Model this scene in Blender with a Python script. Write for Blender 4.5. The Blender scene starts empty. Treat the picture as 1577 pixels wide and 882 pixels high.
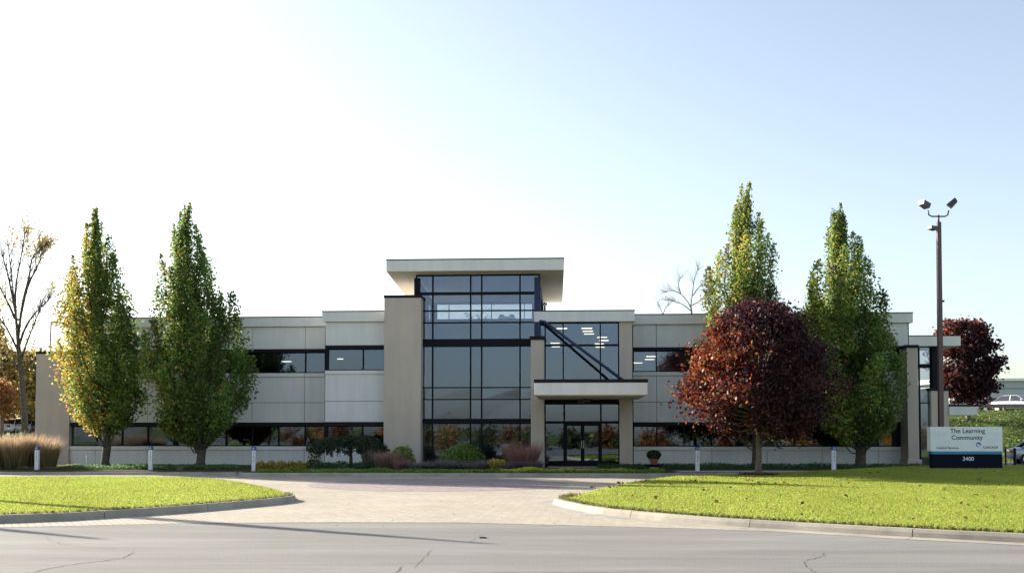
import bpy, bmesh, math, random
import numpy as np
from mathutils import Vector, Matrix, geometry

# ---------------------------------------------------------------- camera, sky, sun, exposure
scene = bpy.context.scene
FPX, CZ = 1600.0, 1.87
PITCH = math.atan(72 / 1600)
SH = 152.0
TH = math.radians(3.4)
cam_data = bpy.data.cameras.new('camera')
cam = bpy.data.objects.new('camera', cam_data)
scene.collection.objects.link(cam)
cam.location = (0, 0, CZ)
cam.rotation_euler = (math.radians(90) + PITCH, 0, 0)
cam_data.sensor_width = 36
cam_data.lens = FPX / 1577 * 36
cam_data.shift_y = SH / 1577
cam_data.clip_start = 0.1
cam_data.clip_end = 6000
scene.camera = cam

SUN_EL, SUN_AZ = math.radians(21.5), math.radians(56)      # azimuth measured from +Y towards -X
world = bpy.data.worlds.new("World")
scene.world = world
world.use_nodes = True
wn = world.node_tree
bg = wn.nodes['Background']
sky = wn.nodes.new('ShaderNodeTexSky')
sky.sky_type = 'NISHITA'
sky.sun_disc = False
sky.sun_elevation = SUN_EL
sky.sun_rotation = -SUN_AZ
sky.altitude = 200
sky.air_density = 1.0
sky.dust_density = 1.5
sky.ozone_density = 1.6
hs = wn.nodes.new('ShaderNodeHueSaturation')          # thin autumn haze: a paler, less saturated sky all round
hs.inputs['Saturation'].default_value = 0.69
wn.links.new(sky.outputs[0], hs.inputs['Color'])
wn.links.new(hs.outputs[0], bg.inputs[0])
bg.inputs[1].default_value = 0.079
sd = bpy.data.lights.new('sun', 'SUN')
so = bpy.data.objects.new('sun', sd)
scene.collection.objects.link(so)
sd.energy = 3.8
sd.angle = math.radians(0.53)
sd.color = (1.0, 0.91, 0.78)
to_sun = Vector((-math.sin(SUN_AZ) * math.cos(SUN_EL), math.cos(SUN_AZ) * math.cos(SUN_EL), math.sin(SUN_EL)))
so.rotation_euler = to_sun.to_track_quat('Z', 'Y').to_euler()
so.location = to_sun * 80
scene.view_settings.view_transform = 'Standard'
scene.view_settings.look = 'None'
scene.view_settings.gamma = 1.0
scene.view_settings.use_curve_mapping = False
scene.view_settings.exposure = 1.72

rng = np.random.default_rng(7)
random.seed(7)
C = scene.collection

# ---------------------------------------------------------------- survey helpers (photo point -> place in the world)
def ray(px, py):
    xr = (px - 788.5) / FPX
    yr = (441 + SH - py) / FPX
    return Vector((xr, math.cos(PITCH) - yr * math.sin(PITCH), math.sin(PITCH) + yr * math.cos(PITCH)))
def onz(px, py, z=0.0):
    r = ray(px, py); t = (z - CZ) / r.z
    return Vector((r.x * t, r.y * t, z))
def ony(px, py, Y):
    r = ray(px, py); t = Y / r.y
    return Vector((r.x * t, Y, CZ + r.z * t))
U = Vector((math.cos(TH), -math.sin(TH), 0)); N = Vector((math.sin(TH), math.cos(TH), 0))
P0 = Vector((3.18, 52.5, 0))
def fac(px, py, by):
    r = ray(px, py); t = (P0.dot(N) + by) / r.dot(N)
    p = r * t
    return ((p - P0).dot(U), CZ + p.z)
def bX(px, by, py=600): return fac(px, py, by)[0]
def bZ(py, by, px=885): return fac(px, py, by)[1]
def loc2w(x, y, z): return P0 + U * x + N * y + Vector((0, 0, z))

# ---------------------------------------------------------------- object helpers
def link(name, mesh, mat=None, parent=None):
    o = bpy.data.objects.new(name, mesh)
    C.objects.link(o)
    if mat is not None and len(mesh.materials) == 0:
        for m in (mat if isinstance(mat, (list, tuple)) else [mat]):
            mesh.materials.append(m)
    if parent is not None:
        o.parent = parent
    return o
def props(o, label=None, cat=None, group=None, kind=None):
    if label: o['label'] = label
    if cat: o['category'] = cat
    if group: o['group'] = group
    if kind: o['kind'] = kind
    return o
def thing(name, label, cat, loc=(0, 0, 0), rz=0.0, group=None):
    o = bpy.data.objects.new(name, None)
    o.empty_display_size = 0.2
    C.objects.link(o)
    o.location = loc
    o.rotation_euler = (0, 0, rz)
    return props(o, label, cat, group)
def copy_tree(o, parent=None):
    c = o.copy(); C.objects.link(c)
    if parent is not None:
        c.parent = parent
    for ch in list(o.children):
        copy_tree(ch, c)
    return c

class MB:
    """collects simple solids, then makes ONE mesh"""
    def __init__(s): s.v = []; s.f = []; s.mi = []
    def add(s, vs, fs, mi=0):
        b = len(s.v); s.v += [tuple(v) for v in vs]
        s.f += [tuple(b + i for i in f) for f in fs]; s.mi += [mi] * len(fs)
    def box(s, x0, x1, y0, y1, z0, z1, mi=0):
        s.add([(x0,y0,z0),(x1,y0,z0),(x1,y1,z0),(x0,y1,z0),(x0,y0,z1),(x1,y0,z1),(x1,y1,z1),(x0,y1,z1)],
              [(0,3,2,1),(4,5,6,7),(0,1,5,4),(1,2,6,5),(2,3,7,6),(3,0,4,7)], mi)
    def hexa(s, p, mi=0):
        s.add(p, [(0,3,2,1),(4,5,6,7),(0,1,5,4),(1,2,6,5),(2,3,7,6),(3,0,4,7)], mi)
    def cyl(s, x, y, z0, z1, r0, r1=None, n=12, mi=0):
        r1 = r0 if r1 is None else r1
        vs = [(x + r0*math.cos(2*math.pi*i/n), y + r0*math.sin(2*math.pi*i/n), z0) for i in range(n)]
        vs += [(x + r1*math.cos(2*math.pi*i/n), y + r1*math.sin(2*math.pi*i/n), z1) for i in range(n)]
        fs = [(i, (i+1) % n, n + (i+1) % n, n + i) for i in range(n)]
        fs += [tuple(reversed(range(n))), tuple(range(n, 2*n))]
        s.add(vs, fs, mi)
    def tube(s, pts, rad, n=6, mi=0, squ=1.0):
        pts = [Vector(p) for p in pts]
        rings = []
        for i, p in enumerate(pts):
            d = (pts[min(i+1, len(pts)-1)] - pts[max(i-1, 0)]).normalized()
            a = d.orthogonal().normalized() if i == 0 else (pa - d * pa.dot(d)).normalized()
            pa = a
            b = d.cross(a)
            r = rad[i] if isinstance(rad, (list, tuple)) else rad
            rings.append([p + (a*math.cos(2*math.pi*k/n) + b*math.sin(2*math.pi*k/n)) * r for k in range(n)])
        vs = [v for R in rings for v in R]
        fs = []
        for i in range(len(pts)-1):
            for k in range(n):
                fs.append((i*n+k, i*n+(k+1) % n, (i+1)*n+(k+1) % n, (i+1)*n+k))
        fs.append(tuple(reversed(range(n)))); fs.append(tuple(range((len(pts)-1)*n, len(pts)*n)))
        s.add(vs, fs, mi)
    def build(s, name, mat, parent=None, smooth=False, bevel=0.0):
        me = bpy.data.meshes.new(name)
        me.from_pydata(s.v, [], s.f)
        mats = mat if isinstance(mat, (list, tuple)) else [mat]
        for m in mats: me.materials.append(m)
        if len(mats) > 1: me.polygons.foreach_set('material_index', s.mi)
        me.update()
        if bevel > 0:
            bm = bmesh.new(); bm.from_mesh(me)
            bmesh.ops.recalc_face_normals(bm, faces=bm.faces)
            bmesh.ops.bevel(bm, geom=bm.edges[:], offset=bevel, segments=2, affect='EDGES', profile=0.6)
            bm.to_mesh(me); bm.free()
        if smooth: me.polygons.foreach_set('use_smooth', [True]*len(me.polygons))
        return link(name, me, None, parent)
def boxo(name, x0, x1, y0, y1, z0, z1, mat, parent=None, bevel=0.0):
    b = MB(); b.box(x0, x1, y0, y1, z0, z1); return b.build(name, mat, parent, bevel=bevel)

# ---------------------------------------------------------------- materials
def new_mat(name):
    m = bpy.data.materials.new(name); m.use_nodes = True
    nt = m.node_tree; return m, nt, nt.nodes['Principled BSDF']
def noise(nt, scale, detail=4, rough=.6, src=None, coord='Object', dist=0.0, stretch=None):
    tc = nt.nodes.new('ShaderNodeTexCoord'); mp = nt.nodes.new('ShaderNodeMapping')
    nt.links.new(tc.outputs[coord], mp.inputs[0])
    if stretch: mp.inputs['Scale'].default_value = stretch
    n = nt.nodes.new('ShaderNodeTexNoise'); nt.links.new(mp.outputs[0], n.inputs['Vector'])
    n.inputs['Scale'].default_value = scale; n.inputs['Detail'].default_value = detail
    n.inputs['Roughness'].default_value = rough; n.inputs['Distortion'].default_value = dist
    return n
def ramp(nt, fac_out, stops):
    r = nt.nodes.new('ShaderNodeValToRGB'); nt.links.new(fac_out, r.inputs[0])
    e = r.color_ramp.elements
    while len(e) < len(stops): e.new(0.5)
    for k, (p, c) in enumerate(stops):
        e[k].position = p; e[k].color = (*c, 1) if len(c) == 3 else c
    return r
def mixc(nt, mode, fac_, a, b):
    m = nt.nodes.new('ShaderNodeMix'); m.data_type = 'RGBA'; m.blend_type = mode
    if hasattr(fac_, 'links'): nt.links.new(fac_, m.inputs[0])
    else: m.inputs[0].default_value = fac_
    for i, s_ in ((6, a), (7, b)):
        if hasattr(s_, 'links'): nt.links.new(s_, m.inputs[i])
        else: m.inputs[i].default_value = (*s_, 1)
    return m.outputs[2]
def bump(nt, bsdf, h, strength=.3, dist=.01):
    b = nt.nodes.new('ShaderNodeBump'); b.inputs['Strength'].default_value = strength; b.inputs['Distance'].default_value = dist
    nt.links.new(h, b.inputs['Height']); nt.links.new(b.outputs[0], bsdf.inputs['Normal'])
def rough_mat(name, c, var=.12, scale=1.2, fine=40, rough=.85, bst=.3, bd=.01, metallic=0, streak=0.0, spec=None):
    m, nt, p = new_mat(name)
    n1 = noise(nt, scale, 5); n2 = noise(nt, fine, 3)
    a = tuple(x*(1-var) for x in c); b = tuple(min(1, x*(1+var)) for x in c)
    r1 = ramp(nt, n1.outputs[0], [(.3, a), (.7, b)])
    r2 = ramp(nt, n2.outputs[0], [(.3, (.88,)*3), (.7, (1.0,)*3)])
    col = mixc(nt, 'MULTIPLY', 1.0, r1.outputs[0], r2.outputs[0])
    if streak:
        n3 = noise(nt, 1.3, 4, stretch=(2.2, 2.2, .16))
        r3 = ramp(nt, n3.outputs[0], [(.35, (1-streak, 1-streak, 1-streak*.9)), (.62, (1,)*3)])
        col = mixc(nt, 'MULTIPLY', 1.0, col, r3.outputs[0])
    nt.links.new(col, p.inputs['Base Color'])
    p.inputs['Roughness'].default_value = rough; p.inputs['Metallic'].default_value = metallic
    if spec is not None: p.inputs['Specular IOR Level'].default_value = spec
    if bst: bump(nt, p, n2.outputs[0], bst, bd)
    return m
def leaf_mat(name, trans=.4, rough=.55, spec=.35):
    m, nt, p = new_mat(name)
    at = nt.nodes.new('ShaderNodeAttribute'); at.attribute_name = 'Col'
    nt.links.new(at.outputs[0], p.inputs['Base Color'])
    p.inputs['Roughness'].default_value = rough; p.inputs['Specular IOR Level'].default_value = spec
    tr = nt.nodes.new('ShaderNodeBsdfTranslucent')
    g = nt.nodes.new('ShaderNodeGamma'); g.inputs[1].default_value = .85
    nt.links.new(at.outputs[0], g.inputs[0]); nt.links.new(g.outputs[0], tr.inputs[0])
    mx = nt.nodes.new('ShaderNodeMixShader'); mx.inputs[0].default_value = trans
    nt.links.new(p.outputs[0], mx.inputs[1]); nt.links.new(tr.outputs[0], mx.inputs[2])
    nt.links.new(mx.outputs[0], nt.nodes['Material Output'].inputs[0])
    return m
def glass_mat(name, tint, refl, rcol=(1, 1, 1)):
    m, nt, p = new_mat(name); nt.nodes.remove(p)
    tr = nt.nodes.new('ShaderNodeBsdfTransparent'); tr.inputs[0].default_value = (*tint, 1)
    gl = nt.nodes.new('ShaderNodeBsdfGlossy'); gl.inputs['Roughness'].default_value = 0.0; gl.inputs[0].default_value = (*rcol, 1)
    fr = nt.nodes.new('ShaderNodeFresnel'); fr.inputs[0].default_value = 1.5
    ma = nt.nodes.new('ShaderNodeMath'); ma.operation = 'ADD'; ma.inputs[1].default_value = refl; ma.use_clamp = True
    nt.links.new(fr.outputs[0], ma.inputs[0])
    n = noise(nt, .9, 2)
    b = nt.nodes.new('ShaderNodeBump'); b.inputs['Strength'].default_value = .03; b.inputs['Distance'].default_value = .04
    nt.links.new(n.outputs[0], b.inputs['Height']); nt.links.new(b.outputs[0], gl.inputs['Normal'])
    mx = nt.nodes.new('ShaderNodeMixShader')
    nt.links.new(ma.outputs[0], mx.inputs[0]); nt.links.new(tr.outputs[0], mx.inputs[1]); nt.links.new(gl.outputs[0], mx.inputs[2])
    nt.links.new(mx.outputs[0], nt.nodes['Material Output'].inputs[0])
    return m
def emit_mat(name, c, s):
    m, nt, p = new_mat(name)
    p.inputs['Base Color'].default_value = (*c, 1); p.inputs['Emission Color'].default_value = (*c, 1); p.inputs['Emission Strength'].default_value = s
    return m
def paint(name, c, rough=.4, metallic=0, coat=0, spec=.5):
    m = rough_mat(name, c, .05, 3, 30, rough, .05, .002, metallic)
    m.node_tree.nodes['Principled BSDF'].inputs['Specular IOR Level'].default_value = spec
    if coat: m.node_tree.nodes['Principled BSDF'].inputs['Coat Weight'].default_value = coat
    return m

M_panel = rough_mat('precast_panel', (.79, .79, .77), .05, .5, 55, .9, .35, .006, streak=.085)
M_fascia = rough_mat('fascia_stucco', (.81, .80, .77), .04, .6, 60, .9, .25, .005, streak=.07)
M_pier = rough_mat('pier_stucco', (.57, .49, .41), .06, .6, 60, .92, .4, .006, streak=.07)
M_soffit = rough_mat('soffit', (.80, .74, .62), .04, 1, 50, .85, .15, .004)
M_cap = paint('dark_metal_cap', (.011, .010, .016), .6, spec=.2)
M_frame = paint('navy_window_frame', (.005, .006, .014), .55, spec=.15)
M_strut = paint('blue_steel', (.022, .036, .10), .5, spec=.3)
M_roof = rough_mat('roof_membrane', (.72, .68, .62), .1, .5, 20)
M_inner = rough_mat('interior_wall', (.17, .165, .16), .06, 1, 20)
M_ceil = rough_mat('interior_ceiling', (.55, .54, .52), .04, 1, 20)
M_carpet = rough_mat('interior_floor', (.10, .095, .09), .1, 1, 60)
M_glass = glass_mat('tinted_glass', (.66, .68, .71), .085, (.64, .78, 1.0))
M_glass_clear = glass_mat('rear_glass', (.93, .94, .94), .04)
M_lightp = emit_mat('ceiling_light_panel', (1.0, .86, .62), 1.5)
M_conc = rough_mat('kerb_concrete', (.34, .31, .255), .26, 1.1, 30, .9, .5, .008, streak=0)
M_walk = rough_mat('sidewalk_concrete', (.40, .39, .36), .08, .8, 45, .9, .3, .006)
M_bark = rough_mat('bark', (.085, .07, .055), .35, 6, 35, .95, .9, .03)
M_bark2 = rough_mat('grey_bark', (.15, .12, .095), .3, 6, 30, .95, .9, .03)
M_leaf = leaf_mat('leaves', .5)
M_leafp = leaf_mat('glossy_leaves', .38, .5, .3)
M_blade = leaf_mat('grass_blades', .52, .6, .25)
M_mulch = rough_mat('mulch', (.075, .055, .04), .4, 9, 60, .95, 1, .03)
M_white = paint('white_paint', (.74, .76, .78), .4)
M_blue = paint('blue_cap', (.02, .10, .32), .4)
M_black = paint('black_paint', (.010, .012, .020), .35)
M_rust = rough_mat('brown_pole_paint', (.10, .052, .054), .12, 2, 30, .45, .1, .003)
M_terra = rough_mat('terracotta', (.32, .12, .08), .12, 5, 30, .8, .3, .005)
M_tyre = rough_mat('tyre', (.02, .02, .02), .2, 6, 40, .85)
M_chrome = paint('alloy', (.55, .56, .58), .25, .9)
M_head = paint('lamp_glass', (.8, .8, .82), .12, .2)
M_red = paint('tail_lamp', (.35, .02, .02), .2, 0, .6)
M_carglass = paint('car_glass', (.015, .02, .025), .06, 0, .6)

# asphalt
def asphalt():
    m, nt, p = new_mat('asphalt')
    n1 = noise(nt, .5, 6, .65, stretch=(.22, 1.5, 1)); n2 = noise(nt, 38, 3, .8); n3 = noise(nt, 2.6, 7, .75, stretch=(.16, 2.0, 1))
    r1 = ramp(nt, n1.outputs[0], [(.3, (.165, .160, .147)), (.68, (.262, .253, .232))])
    r3 = ramp(nt, n3.outputs[0], [(.30, (.58, .58, .60)), (.40, (.93, .93, .94)), (.56, (1, 1, 1)), (.72, (1.13, 1.12, 1.09))])
    r2 = ramp(nt, n2.outputs[0], [(.33, (.62,)*3), (.5, (.98,)*3), (.68, (1.22,)*3)])
    c = mixc(nt, 'MULTIPLY', 1, r1.outputs[0], r3.outputs[0]); c = mixc(nt, 'MULTIPLY', 1, c, r2.outputs[0])
    nt.links.new(c, p.inputs['Base Color']); p.inputs['Roughness'].default_value = .88; p.inputs['Specular IOR Level'].default_value = .3
    bump(nt, p, n2.outputs[0], .5, .006)
    return m
M_asph = asphalt()
def pavers(name, ca, cb, mortar, ang, bw=.42, bh=.14):
    m, nt, p = new_mat(name)
    tc = nt.nodes.new('ShaderNodeTexCoord'); mp = nt.nodes.new('ShaderNodeMapping'); nt.links.new(tc.outputs['Object'], mp.inputs[0])
    mp.inputs['Rotation'].default_value = (0, 0, ang)
    b = nt.nodes.new('ShaderNodeTexBrick'); nt.links.new(mp.outputs[0], b.inputs['Vector'])
    b.inputs['Scale'].default_value = 1; b.inputs['Brick Width'].default_value = bw; b.inputs['Row Height'].default_value = bh
    b.inputs['Mortar Size'].default_value = .011; b.inputs['Mortar Smooth'].default_value = .3
    b.inputs['Color1'].default_value = (*ca, 1); b.inputs['Color2'].default_value = (*cb, 1); b.inputs['Mortar'].default_value = (*mortar, 1)
    b.inputs['Bias'].default_value = -.1
    n = noise(nt, .45, 5); r = ramp(nt, n.outputs[0], [(.3, (.86, .84, .82)), (.7, (1.06, 1.05, 1.03))])
    n2 = noise(nt, 14, 4); r2 = ramp(nt, n2.outputs[0], [(.3, (.88,)*3), (.7, (1.05,)*3)])
    c = mixc(nt, 'MULTIPLY', 1, b.outputs[0], r.outputs[0]); c = mixc(nt, 'MULTIPLY', 1, c, r2.outputs[0])
    nt.links.new(c, p.inputs['Base Color']); p.inputs['Roughness'].default_value = .85
    iv = nt.nodes.new('ShaderNodeMath'); iv.operation = 'SUBTRACT'; iv.inputs[0].default_value = 1
    nt.links.new(b.outputs['Fac'], iv.inputs[1]); bump(nt, p, iv.outputs[0], .8, .008)
    return m
M_paver = pavers('buff_pavers', (.46, .41, .325), (.39, .345, .275), (.27, .235, .18), math.radians(62))
M_paver2 = pavers('mauve_pavers', (.39, .325, .31), (.27, .22, .215), (.17, .14, .14), math.radians(62), .21, .14)
def turf(name, a, b, c3):
    m, nt, p = new_mat(name)
    n1 = noise(nt, .5, 5); n2 = noise(nt, 22, 4)
    r1 = ramp(nt, n1.outputs[0], [(.3, a), (.55, b), (.75, c3)])
    r2 = ramp(nt, n2.outputs[0], [(.3, (.6,)*3), (.7, (1.15,)*3)])
    c = mixc(nt, 'MULTIPLY', 1, r1.outputs[0], r2.outputs[0])
    nt.links.new(c, p.inputs['Base Color']); p.inputs['Roughness'].default_value = .9; p.inputs['Specular IOR Level'].default_value = .15
    bump(nt, p, n2.outputs[0], 1, .03)
    return m
M_turf = turf('turf', (.23, .28, .035), (.27, .32, .042), (.34, .34, .065))
M_hill = turf('hill_grass', (.08, .13, .03), (.13, .17, .04), (.19, .20, .06))
M_bed = turf('bed_soil', (.06, .055, .03), (.08, .07, .035), (.05, .07, .025))

# ---------------------------------------------------------------- ground
def hill_h(x, y):
    s = min(1, max(0, (y - 66) / 17.0)); s = s*s*(3-2*s)
    t = min(1, max(0, (x + 30) / 60.0))
    h = s * (1.6 + 1.9*t)
    s2 = min(1, max(0, (y - 100) / 500.0))
    return -.012 + h * (1 - .0*s2)
def grid_ground():
    xs = list(np.concatenate([np.linspace(-900, -90, 10), np.linspace(-80, 90, 58), np.linspace(110, 900, 10)]))
    ys = list(np.concatenate([np.linspace(-500, -20, 8), np.linspace(0, 60, 11), np.linspace(62, 92, 26), np.linspace(100, 1500, 14)]))
    vs = [(x, y, hill_h(x, y)) for y in ys for x in xs]
    nx = len(xs)
    fs = [(j*nx+i, j*nx+i+1, (j+1)*nx+i+1, (j+1)*nx+i) for j in range(len(ys)-1) for i in range(nx-1)]
    me = bpy.data.meshes.new('ground'); me.from_pydata(vs, [], fs)
    me.polygons.foreach_set('use_smooth', [True]*len(fs))
    return props(link('ground', me, M_hill), kind='structure')
grid_ground()
def poly_sheet(name, pts, z, mat):
    me = bpy.data.meshes.new(name)
    r = geometry.delaunay_2d_cdt([Vector((p[0], p[1])) for p in pts], [], [list(range(len(pts)))], 1, 1e-5)
    me.from_pydata([(v.x, v.y, z) for v in r[0]], [], [tuple(f) for f in r[2]])
    me.update()
    return props(link(name, me, mat), kind='structure')
road_edge = [(-60, 19.0), (-10.1, 20.5), (-6.7, 21.45), (-3.9, 21.7), (-1, 21.6), (1.46, 20.9), (3.7, 20.2), (5.1, 19.65), (6.9, 18.6), (8.6, 17.5), (12, 14.9), (18, 11.2), (30, 4), (40, -2)]
poly_sheet('road', [(-60, -8)] + road_edge + [(40, -8)], 0.0, M_asph)
kerb_line_back = [(-60, 47.2), (-23, 45.6), (-11.8, 45.1)]
poly_sheet('driveway', [(p[0], p[1]) for p in road_edge[:9]] + [(8.7, 17.55), (14, 19), (40, 30), (46, 44), (8, 45.0), (-11.8, 45.6), (-60, 47.6)], 0.004, M_paver)
cc = Vector((-2.6, 37.4)); cr = 4.65
poly_sheet('paved_circle', [(cc.x + cr*1.0*math.cos(a), cc.y + cr*math.sin(a)) for a in np.linspace(0, 2*math.pi, 72, endpoint=False)], 0.008, M_paver2)
poly_sheet('road_behind', [(-60, -40), (-60, -8.0), (60, -8.0), (60, -40)], -0.004, M_asph)
# parking lots behind, left low and right low / right high
poly_sheet('parking_lot', [(19.6, 55.5), (60, 53), (60, 64.5), (19.6, 65)], 0.0, M_asph)

# ---------------------------------------------------------------- kerbs
def resample(pts, step):
    P = [Vector(p) for p in pts]; out = [P[0]]; L = [0]
    for a, b in zip(P, P[1:]): L.append(L[-1] + (b-a).length)
    n = max(1, round(L[-1]/step)); res = []
    for k in range(n+1):
        d = L[-1]*k/n
        i = max(j for j in range(len(L)-1) if L[j] <= d + 1e-9)
        t = (d - L[i])/(L[i+1]-L[i]); res.append(P[i].lerp(P[i+1], min(1, t)))
    return res
def smooth_poly(pts, it=2):
    P = [Vector(p) for p in pts]
    for _ in range(it):
        Q = [P[0]]
        for a, b in zip(P, P[1:]): Q += [a.lerp(b, .25), a.lerp(b, .75)]
        Q.append(P[-1]); P = Q
    return P
kerb_root = None
def kerb(name, pts, seg, side, w=.17, h=.15, gutter=0.0, taper_end=False, z0=0.0):
    """kerb stones along pts; the stone body lies to the left (side=1) or right (side=-1) of the walking direction"""
    root = bpy.data.objects.new(name, None); C.objects.link(root); root['kind'] = 'structure'
    sub = 6
    fine = resample(pts, seg/sub)
    n = len(fine) - 1
    nseg = max(1, n // sub)
    for s_ in range(nseg):
        a = s_*sub; b = n if s_ == nseg-1 else (s_+1)*sub
        m = MB(); ring = []
        for k in range(a, b+1):
            p = fine[k]; d = (fine[min(k+1, n)] - fine[max(k-1, 0)]).normalized()
            nn = Vector((-d.y, d.x)) * side
            q = p.copy()
            if k == a: q = p + d*.008
            if k == b: q = p - d*.008
            hh = h
            if taper_end and k > n - 4: hh = h*(.35 + .65*(n-k)/4.0)
            hh += random.uniform(-.002, .002)
            prof = [(0.0, -.05), (0.0, .004), (.018, hh*.72), (.045, hh), (w, hh+.002), (w, -.05)]
            if gutter: prof = [(-gutter, -.05), (-gutter, .007), (-.01, .010), (.012, hh*.62), (.05, hh), (w, hh+.002), (w, -.05)]
            ring.append([(q.x + nn.x*u, q.y + nn.y*u, z0+v) for u, v in prof])
        np_ = len(ring[0]); vs = [v for R in ring for v in R]; fs = []
        for i in range(len(ring)-1):
            for j in range(np_):
                fs.append((i*np_+j, i*np_+(j+1) % np_, (i+1)*np_+(j+1) % np_, (i+1)*np_+j))
        fs.append(tuple(range(np_))); fs.append(tuple(range((len(ring)-1)*np_, len(ring)*np_)))
        m.add(vs, fs)
        o = m.build('kerb_stone', M_conc, root)
        bm = bmesh.new(); bm.from_mesh(o.data); bmesh.ops.recalc_face_normals(bm, faces=bm.faces); bm.to_mesh(o.data); bm.free()
    return root
isl_l_front = smooth_poly([(-40, 14.0), (-22, 17.8), (-10.4, 21.15), (-8.1, 23.4), (-6.9, 25.4), (-5.95, 27.2), (-5.8, 28.3), (-6.1, 29.0)])
isl_l_back = smooth_poly([(-6.1, 29.0), (-6.7, 31), (-7.7, 33.2), (-10.1, 36.9), (-13.5, 39.2), (-19, 40.0), (-40, 40.6)])
kerb('kerb', [(p.x, p.y) for p in isl_l_front], 2.7, 1, w=.20, h=.165)
kerb('kerb', [(p.x, p.y) for p in isl_l_back], 2.9, 1, w=.20, h=.13)
isl_r_front = smooth_poly([(1.5, 28.6), (1.0, 27.4), (1.15, 26.3), (1.85, 23.9), (2.7, 22.55), (3.9, 21.1), (5.4, 19.85), (6.9, 18.7), (8.7, 17.6), (12, 15.2), (18, 11.6), (30, 4.4)])
isl_r_back = smooth_poly([(30, 47), (20.5, 46.9), (16.5, 45.4), (14.5, 43.9), (11.5, 42.9), (8.9, 42.2), (6.75, 41.2), (5.4, 39), (3.75, 35.6), (2.65, 32.5), (1.5, 28.6)])
kerb('kerb', [(p.x, p.y) for p in isl_r_front], 3.1, 1, w=.20, gutter=.42)
kerb('kerb', [(p.x, p.y) for p in isl_r_back], 3.1, 1, w=.20, h=.13)
# kerb of the entrance bed and the lower ones either side
kerb('kerb', [(-11.9, 45.4), (-11.7, 44.35), (-11.2, 44.1), (-6, 43.95), (0, 43.75), (6.2, 43.55), (7.0, 43.9), (7.3, 44.8)], 3.2, 1, w=.18)
kerb('kerb', [(-60, 47.2), (-23, 45.6), (-11.9, 45.2)], 3.2, 1, w=.18, h=.13)
kerb('kerb', [(7.3, 44.9), (14, 44.95), (20.5, 47.6)], 3.2, 1, w=.18, h=.13)

def smoothst(a, b, x):
    t = min(1, max(0, (x-a)/(b-a))); return t*t*(3-2*t)
def zl_left(x, y): return .135 + .09*smoothst(24, 33, y)*smoothst(-7.0, -11, x) * smoothst(40.8, 38, y)
def zl_right(x, y): return .135 + .05*smoothst(24, 34, y)*smoothst(3, 7, x) + .20*smoothst(8, 18, x)*smoothst(34, 44, y)
def inset(poly, d):
    n = len(poly); out = []
    for i in range(n):
        a, b, c = poly[i-1], poly[i], poly[(i+1) % n]
        t = ((b-a).normalized() + (c-b).normalized())
        t = t.normalized() if t.length > 1e-6 else (b-a).normalized()
        out.append(b + Vector((-t.y, t.x))*d)
    return out
def pip(px, py, poly):
    x = px; y = py; ins = np.zeros(len(x), bool); n = len(poly); j = n-1
    for i in range(n):
        xi, yi = poly[i]; xj, yj = poly[j]
        if yi != yj:
            c = ((yi > y) != (yj > y)) & (x < (xj-xi)*(y-yi)/(yj-yi)+xi)
            ins ^= c
        j = i
    return ins
def lawn(name, poly, zf, mat, step=.8):
    poly = [p for k, p in enumerate(poly) if (p - poly[k-1]).length > 1e-4]
    xs = [p.x for p in poly]; ys = [p.y for p in poly]
    gx, gy = np.meshgrid(np.arange(min(xs), max(xs), step), np.arange(min(ys), max(ys), step))
    gx = gx.ravel(); gy = gy.ravel()
    k = pip(gx, gy, [(p.x, p.y) for p in inset(poly, .3)])
    pts = [Vector((p.x, p.y)) for p in poly] + [Vector((a, b)) for a, b in zip(gx[k], gy[k])]
    r = geometry.delaunay_2d_cdt(pts, [], [list(range(len(poly)))], 1, 1e-5)
    vs = [(v.x, v.y, zf(v.x, v.y)) for v in r[0]]
    fs = [tuple(f) for f in r[2]]
    me = bpy.data.meshes.new(name); me.from_pydata(vs, [], fs); me.update()
    bm = bmesh.new(); bm.from_mesh(me)
    be = [e for e in bm.edges if e.is_boundary]
    g = bmesh.ops.extrude_edge_only(bm, edges=be)
    for v in [x for x in g['geom'] if isinstance(x, bmesh.types.BMVert)]: v.co.z = -.02
    bm.to_mesh(me); bm.free()
    me.polygons.foreach_set('use_smooth', [True]*len(me.polygons))
    return props(link(name, me, mat), kind='structure')
pl = [p for p in isl_l_front] + list(isl_l_back)[1:]
PL = inset(pl, .205)
pr = list(isl_r_front) + [Vector((46, 12)), Vector((46, 47))] + list(isl_r_back)[:-1]
PR = inset(pr, .205)
lawn('lawn', PL, zl_left, M_turf)
lawn('lawn', PR, zl_right, M_turf)

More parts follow.
